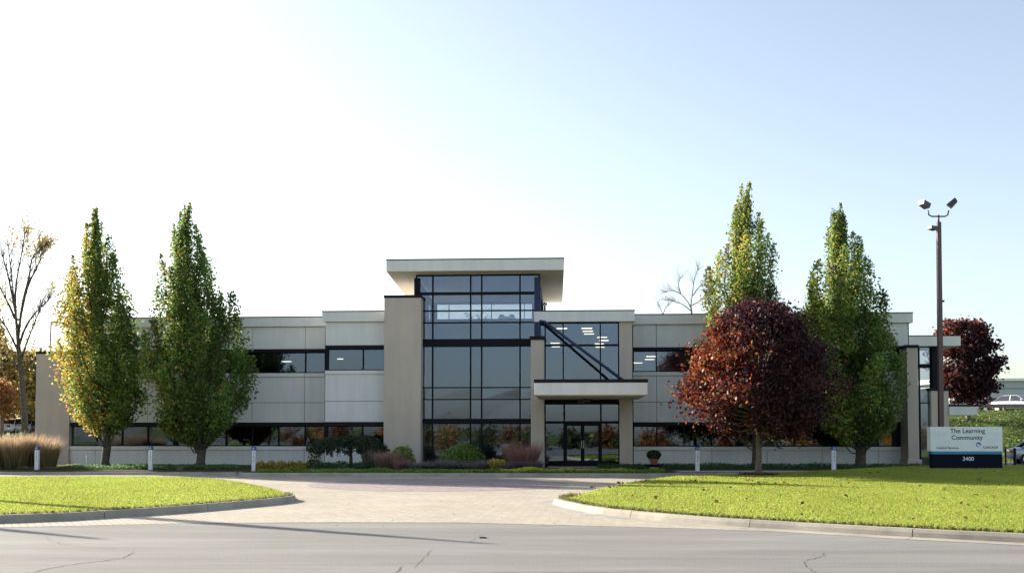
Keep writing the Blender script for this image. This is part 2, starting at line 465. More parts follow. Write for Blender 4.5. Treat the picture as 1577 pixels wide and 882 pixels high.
# ---------------------------------------------------------------- leaf and blade clouds
def set_mesh(name, V, F, col=None):
    """V (n,3), F (m,k) constant k"""
    me = bpy.data.meshes.new(name); k = F.shape[1]
    me.vertices.add(len(V)); me.vertices.foreach_set('co', V.astype(np.float32).ravel())
    me.loops.add(F.size); me.loops.foreach_set('vertex_index', F.astype(np.int32).ravel())
    me.polygons.add(len(F)); me.polygons.foreach_set('loop_start', np.arange(0, F.size, k, dtype=np.int32))
    me.update(calc_edges=True)
    if col is not None:
        a = me.color_attributes.new('Col', 'FLOAT_COLOR', 'POINT')
        a.data.foreach_set('color', np.c_[col, np.ones(len(col))].astype(np.float32).ravel())
    return me
def leaves_mesh(name, P, size, col, up=0.0):
    n = len(P)
    nv = rng.normal(size=(n, 3)); nv[:, 2] += up; nv /= np.linalg.norm(nv, axis=1)[:, None]
    t = rng.normal(size=(n, 3)); a = np.cross(nv, t); a /= np.linalg.norm(a, axis=1)[:, None]; b = np.cross(nv, a)
    s = (size * rng.uniform(.6, 1.25, n))[:, None]
    V = np.empty((n, 4, 3)); V[:, 0] = P + a*s*.62; V[:, 1] = P + b*s*.36 + nv*s*.12; V[:, 2] = P - a*s*.5; V[:, 3] = P - b*s*.36 + nv*s*.12
    F = np.arange(n*4).reshape(n, 4)
    c = np.repeat(col, 4, axis=0)
    return set_mesh(name, V.reshape(-1, 3), F, c)
def pick(cols, wts, n, v=.28):
    cols = np.array(cols, float); w = np.array(wts, float); w /= w.sum()
    c = cols[rng.choice(len(cols), n, p=w)]
    return c * rng.uniform(1-v, 1+v, (n, 1)) * rng.uniform(.92, 1.08, (n, 3))
def blades_mesh(name, base, h, wid, lean, col, tipcol=None):
    """curved tapering blades: 5 verts, 2 faces -> triangles"""
    n = len(base)
    az = rng.uniform(0, 2*np.pi, n); fa = rng.uniform(0, 2*np.pi, n)
    d = np.c_[np.cos(az), np.sin(az), np.zeros(n)]
    if isinstance(lean, tuple): d = lean[1]; ln = lean[0]
    else: ln = lean
    ln = ln * rng.uniform(.3, 1.3, n)
    side = np.c_[np.cos(fa), np.sin(fa), np.zeros(n)] * (np.asarray(wid)*np.ones(n))[:, None]
    h = h * np.ones(n)
    mid = base + d*(ln*h*.35)[:, None] + np.c_[np.zeros((n, 2)), h*.6]
    tip = base + d*(ln*h)[:, None] + np.c_[np.zeros((n, 2)), h*np.sqrt(np.clip(1-(ln*.6)**2, .2, 1))]
    V = np.stack([base-side, base+side, mid-side*.7, mid+side*.7, tip], 1)
    o = np.arange(n)[:, None]*5
    F = np.concatenate([o+np.array([0, 1, 3]), o+np.array([0, 3, 2]), o+np.array([2, 3, 4])], 0)
    c = np.repeat(col, 5, axis=0).reshape(n, 5, 3)
    if tipcol is not None: c[:, 4] = tipcol; c[:, 2] = .5*c[:, 2]+.5*tipcol; c[:, 3] = c[:, 2]
    return set_mesh(name, V.reshape(-1, 3), F, c.reshape(-1, 3))
def scatter(poly, n, zf, ymin=None, ymax=None, xmin=None, xmax=None):
    xs = [p[0] for p in poly]; ys = [p[1] for p in poly]
    x0 = max(min(xs), xmin if xmin is not None else -1e9); x1 = min(max(xs), xmax if xmax is not None else 1e9)
    y0 = max(min(ys), ymin if ymin is not None else -1e9); y1 = min(max(ys), ymax if ymax is not None else 1e9)
    x = rng.uniform(x0, x1, n); y = rng.uniform(y0, y1, n)
    k = pip(x, y, [(p[0], p[1]) for p in poly])
    x = x[k]; y = y[k]
    z = np.array([zf(a, b) for a, b in zip(x, y)])
    return np.c_[x, y, z]
def noise2(x, y, s, seed=0):
    r = np.random.default_rng(seed); v = np.zeros(len(x))
    for _ in range(6):
        a = r.uniform(0, 2*np.pi); k = s*r.uniform(.6, 1.7); v += np.sin(k*(x*np.cos(a)+y*np.sin(a)) + r.uniform(0, 6.28))
    return v/6
def grass(polyP, zf, n, **kw):
    P = scatter([(p.x, p.y) for p in polyP], n, zf, **kw)
    f = 1/1
    t = noise2(P[:, 0], P[:, 1], 1.6, 3)[:, None]
    c = pick([(.28, .34, .045), (.33, .38, .055), (.42, .40, .10), (.22, .28, .04)], [5, 4, 1.3, 1.0], len(P), .09)
    c = c * (1 + .16*t)
    me = blades_mesh('grass', P, rng.uniform(.018, .042, len(P)), .006 + .00018*P[:, 1], .8, c)
    return props(link('grass', me, M_blade), 'short sunlit mown grass of the lawn', 'grass', kind='stuff')
g1 = grass(PL, zl_left, 260000, xmin=-19, ymin=16)
g1['label'] = 'short bright mown grass on the left lawn island'
g2 = grass(PR, zl_right, 330000, xmax=26, ymin=12)
g2['label'] = 'short bright mown grass on the right lawn island'
# shaggy edge along the kerbs
def edge_grass(poly, zf, label, lo, hi):
    pts = resample([(p.x, p.y) for p in poly], .02)
    B = np.array([(p.x + random.uniform(-.03, .06), p.y + random.uniform(-.02, .08)) for p in pts if lo < p.x < hi])
    B = np.c_[B, np.array([zf(a, b) for a, b in B])]
    B = np.repeat(B, 4, 0) + rng.normal(0, .02, (len(B)*4, 3))*[1, 1, 0]
    c = pick([(.12, .15, .03), (.16, .17, .05), (.20, .16, .07)], [4, 3, 2], len(B))
    me = blades_mesh('grass', B, rng.uniform(.05, .12, len(B)), .011, .9, c)
    return props(link('grass', me, M_blade), label, 'grass', kind='stuff')
edge_grass([p for p in inset(list(isl_l_front), .22)], zl_left, 'ragged grass fringe overhanging the kerb of the left lawn', -18, 0)
edge_grass([p for p in inset(list(isl_r_front), .22)], zl_right, 'ragged grass fringe overhanging the kerb of the right lawn', 0, 16)

# ---------------------------------------------------------------- bed and walks in front of the building
zb = 0.14
bed = [(-11.75, 44.5), (-11.1, 44.27), (-6, 44.12), (0, 43.92), (6.1, 43.73), (6.85, 44.0), (7.1, 44.9), (7.1, 47.2), (12, 47.2), (21.5, 47.6), (21.5, 56), (-26, 58), (-34, 55), (-60, 60), (-60, 47.4), (-23, 45.8), (-12, 45.4)]
def zbed(x, y): return zb + .05*smoothst(44.5, 48, y)
lawn('planting_bed', [Vector(p) for p in bed], zbed, M_bed, 1.0)
poly_sheet('pavement', [(-23, 45.78), (-11.92, 45.38), (-11.8, 46.9), (-17, 47.2), (-60, 49.5), (-60, 47.38)], .150, M_walk)
poly_sheet('pavement', [(7.32, 45.0), (14, 45.1), (20.3, 47.5), (20.3, 48.2), (14, 46.6), (7.2, 46.9)], .152, M_walk)
a_ = loc2w(-1.3, -4.2, 0); b_ = loc2w(2.2, -4.2, 0); c_ = loc2w(2.2, -1.75, 0); d_ = loc2w(-1.3, -1.75, 0)
poly_sheet('doorstep', [(v.x, v.y) for v in (a_, b_, c_, d_)], .215, M_walk)

# ---------------------------------------------------------------- the office building
B = thing('office_building', 'long two storey beige office building with glazed entrance tower', 'building', (P0.x, P0.y, 0), -TH)
Z = dict(top=7.81, fb=7.29, w1=6.13, h1=5.98, g1=4.90, s1=4.71, j=3.38, h2t=2.36, h2=2.19, g2=1.15, s2=.96, base=.13)
def panel(x0, x1, z0, z1, y, t=.12, mat=M_panel):
    g = .011
    return boxo('wall_panel', x0+g, x1-g, y, y+t, z0+g, z1-g, mat, B, bevel=.006)
def window(x0, x1, z0, z1, y, mull, depth=.14, hm=(), fr=.05, glass=None, name='window'):
    """frame mesh as the part, each pane a sub-part"""
    fm = MB()
    fm.box(x0, x1, y, y+depth, z1-fr, z1); fm.box(x0, x1, y, y+depth, z0, z0+fr)
    fm.box(x0, x0+fr, y+.002, y+depth-.002, z0+fr, z1-fr); fm.box(x1-fr, x1, y+.002, y+depth-.002, z0+fr, z1-fr)
    xs = [x0+fr/2] + list(mull) + [x1-fr/2]
    for m_ in mull: fm.box(m_-fr/2, m_+fr/2, y-.012, y+depth+.01, z0+fr, z1-fr)
    zs = [z0+fr/2] + [h[0] for h in hm] + [z1-fr/2]
    for h, w in hm: fm.box(x0+fr, x1-fr, y-.006, y+depth+.004, h-w/2, h+w/2)
    wo = fm.build(name, M_frame, B)
    for a, b in zip(xs, xs[1:]):
        for k in range(len(zs)-1):
            za = zs[k] + (hm[k-1][1]/2 if k > 0 else fr/2); zt = zs[k+1] - (hm[k][1]/2 if k < len(hm) else fr/2)
            p = MB(); ty = random.uniform(-.010, .010); yy = y+depth*.55; tz = random.uniform(-.006, .006)
            xa, xb = a+fr/2, b-fr/2
            p.hexa([(xa, yy-.006+tz, za), (xb, yy-.006+ty, za), (xb, yy+.006+ty, za), (xa, yy+.006+tz, za),
                    (xa, yy-.006, zt), (xb, yy-.006, zt), (xb, yy+.006, zt), (xa, yy+.006, zt)])
            p.build('pane', glass or M_glass, wo)
    return wo
def wing(x0, x1, joints, mulls, y, name_l):
    # backing walls (dark slot behind the panel joints), openings left free
    for za, zt in ((Z['w1']+.02, Z['fb']+.4), (Z['s1']-.01+.1, Z['s1']-.02), (Z['h2t']+.02, Z['s1']-.1), (Z['base']-.3, Z['s2']-.08)):
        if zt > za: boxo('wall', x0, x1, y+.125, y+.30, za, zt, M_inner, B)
    js = [x0] + [j for j in sorted(joints) if x0+.15 < j < x1-.15] + [x1]
    for a, b in zip(js, js[1:]):
        panel(a, b, Z['w1'], Z['fb'], y)
        panel(a, b, Z['j'], Z['s1']+.0, y); panel(a, b, Z['h2t'], Z['j'], y)
        panel(a, b, Z['base']-.2, Z['s2'], y)
    for zt, zb_ in ((Z['g1']-.005, Z['s1']+.003), (Z['g2']-.005, Z['s2']+.003)):
        for a, b in zip(js, js[1:]):
            boxo('window_sill', a+.006, b-.006, y-.06, y+.26, zb_, zt, M_fascia, B, bevel=.008)
    for zt, zb_ in ((Z['w1']-.003, Z['h1']), (Z['h2t']-.003, Z['h2'])):
        boxo('header', x0, x1, y-.05, y+.22, zb_, zt, M_cap, B)
    mm = [m_ for m_ in sorted(mulls) if x0+.12 < m_ < x1-.12]
    window(x0+.003, x1-.003, Z['g1'], Z['h1']-.002, y+.08, mm)
    window(x0+.003, x1-.003, Z['g2'], Z['h2']-.002, y+.08, mm)
LW0, LW1 = -26.27, -12.80
modsL = [-13.85 - 1.373*k for k in range(12)]
wing(LW0, LW1, modsL[0::2], modsL, 0, 'left')
RW0, RW1 = 2.93, 16.55
modsR = [4.11 + 1.365*k for k in range(12)]
wing(RW0, RW1, modsR[0::2], modsR, 0, 'right')
BY = -2.1
bl0, bl1 = bX(500.5, BY), bX(592, BY)
wing(bl0, bl1, [], [bX(558.3, BY)], BY, 'block')
# return walls of the projecting block
for x0_, x1_ in ((bl0, bl0+.12),):
    boxo('wall_panel', x0_, x1_, BY+.13, -.01, Z['base']-.2, Z['fb'], M_panel, B)
boxo('corner_post', bl0-.02, bl0+.13, BY-.01, BY+.2, Z['g1'], Z['h1'], M_frame, B)
boxo('corner_post', bl0-.02, bl0+.13, BY-.01, BY+.2, Z['g2'], Z['h2'], M_frame, B)
# fascias and copings
def fascia(x0, x1, y0, y1, zb_, zt, cap=.045, drip=.10):
    js = list(np.linspace(x0, x1, max(1, round((x1-x0)/2.73))+1))
    boxo('fascia', x0, x1, y0, y1, zb_, zt-cap, M_fascia, B, bevel=.012)
    boxo('coping', x0-.02, x1+.02, y0-.02, y1+.02, zt-cap+.001, zt, M_cap, B)
fascia(LW0+.05, LW1+.35, -.16, .45, Z['fb']+.003, Z['top'])
fascia(RW0-.3, bX(1406, -.16, 490), -.16, .45, Z['fb']+.003, Z['top'])
fascia(bX(495, BY-.16), bl1+.3, BY-.16, .2, Z['fb']+.003, Z['top']+.02)
# left end pier
PY = -.14
e0, e1 = bX(55, PY), bX(107.5, PY)
def pier(x0, x1, y0, y1, zt, px_cap=.02, capz=.12, mat=M_pier, plinth=.0):
    boxo('pier', x0, x1, y0, y1, -.1, zt-capz, mat, B, bevel=.02)
    boxo('pier_cap', x0-px_cap, x1+px_cap, y0-px_cap, y1+px_cap, zt-capz+.002, zt, M_cap, B)
    if plinth: boxo('plinth', x0-plinth, x1+plinth, y0-plinth, y1+plinth, -.1, .42, mat, B, bevel=.02)
pier(e0, e1, PY, 5.0, bZ(541, PY, 80), plinth=.03)
# tower
TG = -2.2
tp0, tp1 = bX(591, -2.8), bX(648, -2.8)
pier(tp0, tp1, -2.8, -.8, bZ(454.3, -2.8, 620), capz=.13)
rp0, rp1 = bX(817.5, -2.8), bX(838, -2.8)
pier(rp0, rp1, -2.8, -1.2, bZ(517.5, -2.8, 828), capz=.17, px_cap=.06)
tz = lambda y: bZ(y, TG, 740)
tx = lambda x: bX(x, TG, 560)
t0u, t1u = tx(640), tx(831)
zl_, zr_ = tz(530), tz(423)
ms = [tx(666), tx(724.5), tx(741.6), tx(800.8)]
hm = [(tz(648.5), .26), (tz(614.7), .05), (tz(596.3), .05), (tz(528.6), .28), (tz(496.3), .06), (tz(478), .06), (tz(451.4), .13)]
window(tp1-.1, rp0+.08, .13, tz(523.8), TG, ms, depth=.16, hm=hm[:3], fr=.065, name='curtain_wall')
window(t0u, t1u, tz(523.6), tz(422.3), TG, ms, depth=.16, hm=hm[4:], fr=.065, name='curtain_wall')
boxo('spandrel_band', tp1-.05, rp0+.06, TG-.03, TG+.12, tz(533.5), tz(523.7), M_frame, B)
# lantern corner posts, sides and rear
TD = 4.4
roof_z = lambda by: 9.50 - .077*(by + 3.0)
boxo('corner_post', t0u-.08, t0u+.20, TG-.05, TG+.24, bZ(458, TG, 640), roof_z(TG)-.02, M_frame, B)
boxo('corner_post', bX(823, TG), bX(832.5, TG), TG-.06, TG+.24, bZ(522, TG, 828)-.1, roof_z(TG)-.02, M_strut, B)
def side_wall(x, sgn):
    fm = MB(); zb0 = 7.70
    ys = np.linspace(TG+.24, TD, 6)
    fm.box(x-.06, x+.06, TG+.24, TD, zb0-.06, zb0+.02); fm.box(x-.06, x+.06, TG+.24, TD, 8.75, 8.84)
    for yy in ys[1:]: fm.box(x-.05, x+.05, yy-.03, yy+.03, zb0+.02, 8.75)
    o = fm.build('side_window', M_frame, B)
    for a, b in zip(ys, ys[1:]):
        boxo('pane', x-.006, x+.006, a+.03, b-.03, zb0+.02, 8.75, M_glass_clear, o)
    boxo('wall', x-.07, x+.07, TG+.25, TD+.05, .1, zb0-.062, M_inner, B)
    p = MB(); xx = x
    p.hexa([(xx-.06, TG+.24, 8.842), (xx+.06, TG+.24, 8.842), (xx+.06, TD, 8.842), (xx-.06, TD, 8.842),
            (xx-.06, TG+.24, roof_z(TG+.24)), (xx+.06, TG+.24, roof_z(TG+.24)), (xx+.06, TD, roof_z(TD)), (xx-.06, TD, roof_z(TD))])
    p.build('wall', M_frame, B)
side_wall(t0u+.02, 1); side_wall(t1u-.06, -1)
# rear wall with clerestory
rz0, rz1 = bZ(492, TD, 740), bZ(465.5, TD, 740)
rx0, rx1 = bX(671.5, TD), bX(820.5, TD)
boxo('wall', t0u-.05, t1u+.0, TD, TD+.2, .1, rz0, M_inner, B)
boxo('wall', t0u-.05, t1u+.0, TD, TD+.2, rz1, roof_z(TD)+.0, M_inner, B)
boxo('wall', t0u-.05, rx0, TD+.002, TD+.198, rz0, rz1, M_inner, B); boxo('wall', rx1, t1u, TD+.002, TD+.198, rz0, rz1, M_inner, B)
window(rx0, rx1, rz0, rz1, TD+.02, [bX(691, TD), bX(756.7, TD), bX(802, TD), bX(807.5, TD)], depth=.1, fr=.04, glass=M_glass_clear, name='rear_window')
# sloping roof of the tower
fy, ry_ = -3.0, 4.75
fl, fr_ = fac(595, 410, fy)[0], fac(868.3, 410, fy)[0]
rl, rr = fl+.02, fac(866, 467, ry_)[0]+.0
def slab(name, z_lo, z_hi, grow, mat):
    m = MB()
    m.hexa([(fl-grow, fy-grow, roof_z(fy)+z_lo), (fr_+grow, fy-grow, roof_z(fy)+z_lo), (rr+grow, ry_+grow, roof_z(ry_)+z_lo), (rl-grow, ry_+grow, roof_z(ry_)+z_lo),
            (fl-grow, fy-grow, roof_z(fy)+z_hi), (fr_+grow, fy-grow, roof_z(fy)+z_hi), (rr+grow, ry_+grow, roof_z(ry_)+z_hi*.8), (rl-grow, ry_+grow, roof_z(ry_)+z_hi*.8)])
    return m.build(name, mat, B)
th = bZ(399.5, fy, 730) - bZ(416.6, fy, 730)
rz = bZ(416.6, fy, 730); 
_rz = roof_z(fy); roof_z = (lambda by, k=rz: k - .077*(by + 3.0))
sl = slab('tower_soffit', -.002, .06, -.003, M_soffit)
sl = slab('tower_fascia', .012, th, 0, M_fascia)
slab('tower_coping', th+.001, th+.05, .02, M_cap)
# right hand entrance block
RB = -2.1
q0, q1 = bX(838.5, RB), bX(954, RB)
cz1, cz0 = bZ(495.6, RB, 907), bZ(583, RB, 907)
fascia(bX(826, RB-.2)-.1, fac(977.3, 485, RB-.2)[0], RB-.2, .2, bZ(494.8, RB-.2, 907), bZ(477.3, RB-.2, 907))
boxo('pier', q1, bX(974, RB), RB, .1, -.1, bZ(494.8, RB, 907)-.003, M_pier, B, bevel=.015)
window(q0-.3, q1, bZ(592, RB+.1, 907), cz1, RB+.1, [bX(839.5, RB), bX(867.4, RB), bX(925, RB)], depth=.14, hm=[(bZ(531, RB, 907), .09)], fr=.06, name='upper_window')
# entrance screen
ez = lambda y: bZ(y, RB+.35, 900)
ex = lambda x: bX(x, RB+.35, 660)
EY = RB+.35
window(ex(838), ex(954.5), .21, ez(619), EY, [ex(869), ex(926)], depth=.12, hm=[(ez(650), .12)], fr=.075, name='entrance_screen') if False else None
def screen():
    fm = MB(); y0, y1 = EY, EY+.12; fr = .07
    X = [ex(838.2), ex(869), ex(925.5), ex(954.6)]; zt, zb_, zm = ez(617.5), .21, ez(650)
    fm.box(X[0], X[3], y0, y1, zt-.16, zt)
    fm.box(X[0], X[3], y0, y1, zm-.06, zm+.06)
    fm.box(X[0], X[1]-.05, y0, y1, zb_, zb_+.07); fm.box(X[2]+.05, X[3], y0, y1, zb_, zb_+.07)
    for x, w in ((X[0]+.035, .07), (X[3]-.035, .07), (X[1], .085), (X[2], .085)):
        fm.box(x-w/2, x+w/2, y0+.002, y1-.002, zb_, zm-.06); fm.box(x-w/2, x+w/2, y0+.002, y1-.002, zm+.06, zt-.16)
    o = fm.build('entrance_frame', M_frame, B)
    for a, b in ((X[0]+.07, X[1]-.043), (X[1]+.043, X[2]-.043), (X[2]+.043, X[3]-.07)):
        boxo('pane', a, b, y0+.05, y0+.062, zm+.06, zt-.16, M_glass, o)
    for a, b in ((X[0]+.07, X[1]-.043), (X[2]+.043, X[3]-.07)):
        boxo('pane', a, b, y0+.05, y0+.062, zb_+.07, zm-.06, M_glass, o)
    mid = (X[1]+X[2])/2
    for a, b, s in ((X[1]+.045, mid-.004, 1), (mid+.004, X[2]-.045, -1)):
        d = MB(); w = .085; zt2 = zm-.065; rail = .25
        d.box(a, a+w, y0+.01, y0+.07, zb_+.01, zt2); d.box(b-w, b, y0+.01, y0+.07, zb_+.01, zt2)
        d.box(a+w, b-w, y0+.01, y0+.07, zt2-.1, zt2); d.box(a+w, b-w, y0+.01, y0+.07, zb_+.01, zb_+.01+rail)
        do = d.build('door', M_frame, B)
        boxo('pane', a+w, b-w, y0+.035, y0+.047, zb_+.01+rail, zt2-.1, M_glass, do)
        hx = (b-.045) if s == 1 else (a+.045)
        h = MB(); h.tube([(hx, y0+.01, zb_+.85), (hx, y0-.06, zb_+.87), (hx, y0-.06, zb_+1.25), (hx, y0+.01, zb_+1.27)], .014, 8)
        h.build('handle', M_chrome, do)
        if s == -1:
            for (py_, r_, mt) in ((670.4, .085, emit_off_y), (676.2, .075, M_blue)):
                c = MB(); zc = ez(py_); xc = ex(911)
                c.add([(xc + r_*math.cos(t), y0+.030, zc + r_*.8*math.sin(t)) for t in np.linspace(0, 2*math.pi, 14, endpoint=False)], [tuple(range(14))])
                c.build('sticker', mt, do)
emit_off_y = paint('yellow_sticker', (.45, .42, .05), .5)
screen()
# canopy
CY0, CY1 = -8.5, RB-.02
cx0, cx1 = bX(823, CY0), bX(997.3, CY0)
cb, ct, cc_ = bZ(607.5, CY0, 900), bZ(588.8, CY0, 900), bZ(583.6, CY0, 900)
boxo('canopy', cx0, cx1, CY0, CY1-.75, cb, ct, M_fascia, B, bevel=.012)
boxo('canopy', rp1+.01, cx1, CY1-.748, CY1, cb, ct, M_fascia, B)
boxo('canopy_soffit', cx0+.08, cx1-.08, CY0+.08, CY1-.8, cb-.02, cb-.001, M_soffit, B)
boxo('canopy_coping', cx0-.02, cx1+.02, CY0-.02, CY1-.76, ct+.001, cc_, M_cap, B)
# blue steel stay from the tower down to the canopy
s0 = Vector((bX(832, -2.6, 494), -2.62, bZ(494.5, -2.6, 832))); s1 = Vector((bX(838, -2.7, 494), -2.8, bZ(495, -2.8, 838)))
s2 = Vector((fac(963, 583.5, -5.5)[0], -5.5, cc_+.02))
st = MB(); st.tube([s0, s1, s2], .068, 10); st.build('steel_stay', M_strut, B, smooth=True)
st = MB(); st.box(s2.x-.15, s2.x+.15, s2.y-.15, s2.y+.15, cc_+.001, cc_+.06); st.build('stay_bracket', M_strut, B)
# lamp and camera under the canopy
boxo('soffit_lamp', bX(896.6, -4), bX(909, -4), -4.2, -3.8, cb-.17, cb-.021, M_black, B, bevel=.01)
boxo('soffit_lamp', bX(889, -3), bX(900.7, -3), -3.2, -2.9, cb-.20, cb-.021, M_black, B, bevel=.01)
# side entrance at the right end
px0, px1 = fac(1396.5, 560, -1.2)[0], fac(1413.5, 560, -1.2)[0]
pier(px0, px1, -1.2, -.02+.0, bZ(530.8, -1.2, 1405), capz=.14, px_cap=.05, plinth=0.0)
boxo('plinth', px0-.06, px1+.10, -1.27, -.03, -.1, .55, M_pier, B, bevel=.02)
ay = .55
boxo('annex_canopy', bX(1401.5, ay), bX(1481, ay), ay-.0, ay+3.2, bZ(532.4, ay, 1440), bZ(517.2, ay, 1440), M_fascia, B, bevel=.012)
boxo('annex_coping', bX(1401.5, ay)-.02, bX(1481, ay)+.02, ay-.02, ay+3.22, bZ(517.2, ay, 1440)+.001, bZ(516, ay, 1440), M_cap, B)
az_ = lambda y: bZ(y, ay+.4, 1430); ax_ = lambda x: bX(x, ay+.4, 600)
window(ax_(1413), ax_(1436), .13, az_(533), ay+.5, [ax_(1417.5)], depth=.14, hm=[(az_(620), .05), (az_(595), .05), (az_(563), .2)], fr=.05, name='side_window')
boxo('corner_post', ax_(1436), ax_(1444), ay+.35, ay+.8, .1, az_(533)+.03, M_frame, B)
pier(fac(1434, 640, .9)[0], fac(1461, 640, .9)[0], .35+.5, 2.9, bZ(597, .9, 1447), capz=.14, px_cap=.05, mat=M_pier)
boxo('side_canopy', bX(1461.5, .8), bX(1505, .8), .8, 3.2, bZ(639, .8, 1480), bZ(625.5, .8, 1480), M_fascia, B, bevel=.012)
boxo('side_coping', bX(1461.5, .8)+.03, bX(1505, .8)+.02, .78, 3.22, bZ(625.5, .8, 1480)+.001, bZ(622.5, .8, 1480), M_cap, B)
boxo('wall', ax_(1413), ax_(1444), ay+5, ay+5.2, 0, az_(533), M_inner, B)
# shell: rear, ends, roofs, floors
BD = 19.0
boxo('roof', LW0+.1, t0u-.1, .46, BD, Z['fb']-.1, Z['fb']+.15, M_roof, B)
boxo('roof', t1u+.1, RW1, .46, BD, Z['fb']-.1, Z['fb']+.15, M_roof, B)
boxo('roof', bl0, t0u-.1, BY+.2, .455, Z['fb']-.1, Z['fb']+.15, M_roof, B)
boxo('roof', t1u+.1, bX(974, RB)-.01, RB+.25, .455, Z['fb']-.1, Z['fb']+.15, M_roof, B)
boxo('roof', t0u-.1, t1u+.1, TD+.21, BD, Z['fb']-.1, Z['fb']+.15, M_roof, B)
boxo('wall', LW0, RW1, BD, BD+.3, -.1, Z['top'], M_panel, B)
boxo('wall', LW0, LW0+.25, .31, BD, -.1, Z['top']-.05, M_panel, B)
boxo('wall', RW1-.2, RW1+.05, .31, BD, -.1, Z['top']-.05, M_panel, B)
boxo('wall_panel', RW1+.052, bX(1401, 0), .0, .5, -.1, Z['fb'], M_panel, B)
IY = 14.0
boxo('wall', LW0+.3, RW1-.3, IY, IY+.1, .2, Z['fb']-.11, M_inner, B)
boxo('floor', LW0+.26, t0u-.12, .32, IY-.01, 3.30, 3.62, M_carpet, B); boxo('floor', t1u+.12, RW1-.22, .32, IY-.01, 3.30, 3.62, M_carpet, B)
boxo('floor', t1u+.12, bX(974, RB)-.02, EY+.15, .318, 3.45, 3.62, M_carpet, B)
boxo('floor', LW0+.26, RW1-.22, .32, IY-.01, .05, .2, M_carpet, B)
boxo('floor', bl0+.15, bX(974, RB)-.02, EY+.15, .318, .05, .2, M_carpet, B)
boxo('ceiling', LW0+.26, t0u-.12, .33, IY-.02, 2.62, 2.67, M_ceil, B); boxo('ceiling', t1u+.12, RW1-.22, .33, IY-.02, 3.17, 3.22, M_ceil, B)
boxo('ceiling', LW0+.26, t0u-.12, .33, IY-.02, 6.10, 6.15, M_ceil, B); boxo('ceiling', RW0+.1, RW1-.22, .33, IY-.02, 6.10, 6.15, M_ceil, B)
boxo('ceiling', t1u+.12, RW0-.02, RB+.3, IY-.02, 7.08, 7.13, M_ceil, B)
boxo('partition', RW0, RW0+.08, 2.0, IY-.05, 3.63, 6.09, M_inner, B)
for (x, y, z) in [(.35, -.6, 7.08), (.42, .9, 7.08), (.5, 2.4, 7.08), (1.25, 4.4, 7.08), (1.4, 6.4, 7.08), (1.2, 8.6, 7.08), (1.3, 11.0, 7.08), (-1.4, 8.0, 7.08), (-1.4, 10.5, 7.08), (-.9, -.6, 7.08),
                  (4.0, 5.6, 6.10), (4.1, 8.0, 6.10), (3.6, 11.0, 6.10), (7.0, 6, 6.10), (9.5, 9.0, 6.10), (-13.9, 6.5, 6.10), (-17.5, 8.5, 6.10), (-21, 7, 6.10)]:
    boxo('ceiling_light', x, x+.52, y, y+.30, z-.02, z-.001, M_lightp, B)
# things on the roof
ru = thing('rooftop_unit', 'low grey rooftop unit seen through the tower clerestory glass', 'air conditioner', loc2w(0, 0, 0), -TH)
ra, rb = fac(767, 490, 14)[0], fac(793, 490, 14)[0]
rt = bZ(486.5, 14, 780)
boxo('housing', ra, rb, 14, 16, Z['fb']+.16, rt, paint('unit_grey', (.22, .24, .27), .6), ru, bevel=.03)
boxo('fan_cowl', ra+.1, ra+.35, 14.2, 14.6, rt, rt+.12, M_cap, ru); boxo('fan_cowl', rb-.35, rb-.1, 14.2, 14.6, rt, rt+.12, M_cap, ru)
vt = thing('roof_vent', 'small dark roof vent with a tiny red and blue cap beside the tower', 'vent', loc2w(fac(839, 477, 2)[0], 2, 0), -TH)
zt_ = bZ(470, 2, 839)
v = MB(); v.cyl(0, 0, 7.4, zt_, .05, n=10); v.build('pipe', M_cap, vt)
boxo('cowl', -.12, -.04, -.1, .1, zt_, zt_+.12, M_blue, vt); boxo('cowl', -.035, .035, -.1, .1, zt_+.02, zt_+.16, M_red, vt); boxo('cowl', .04, .12, -.1, .1, zt_, zt_+.12, M_blue, vt)

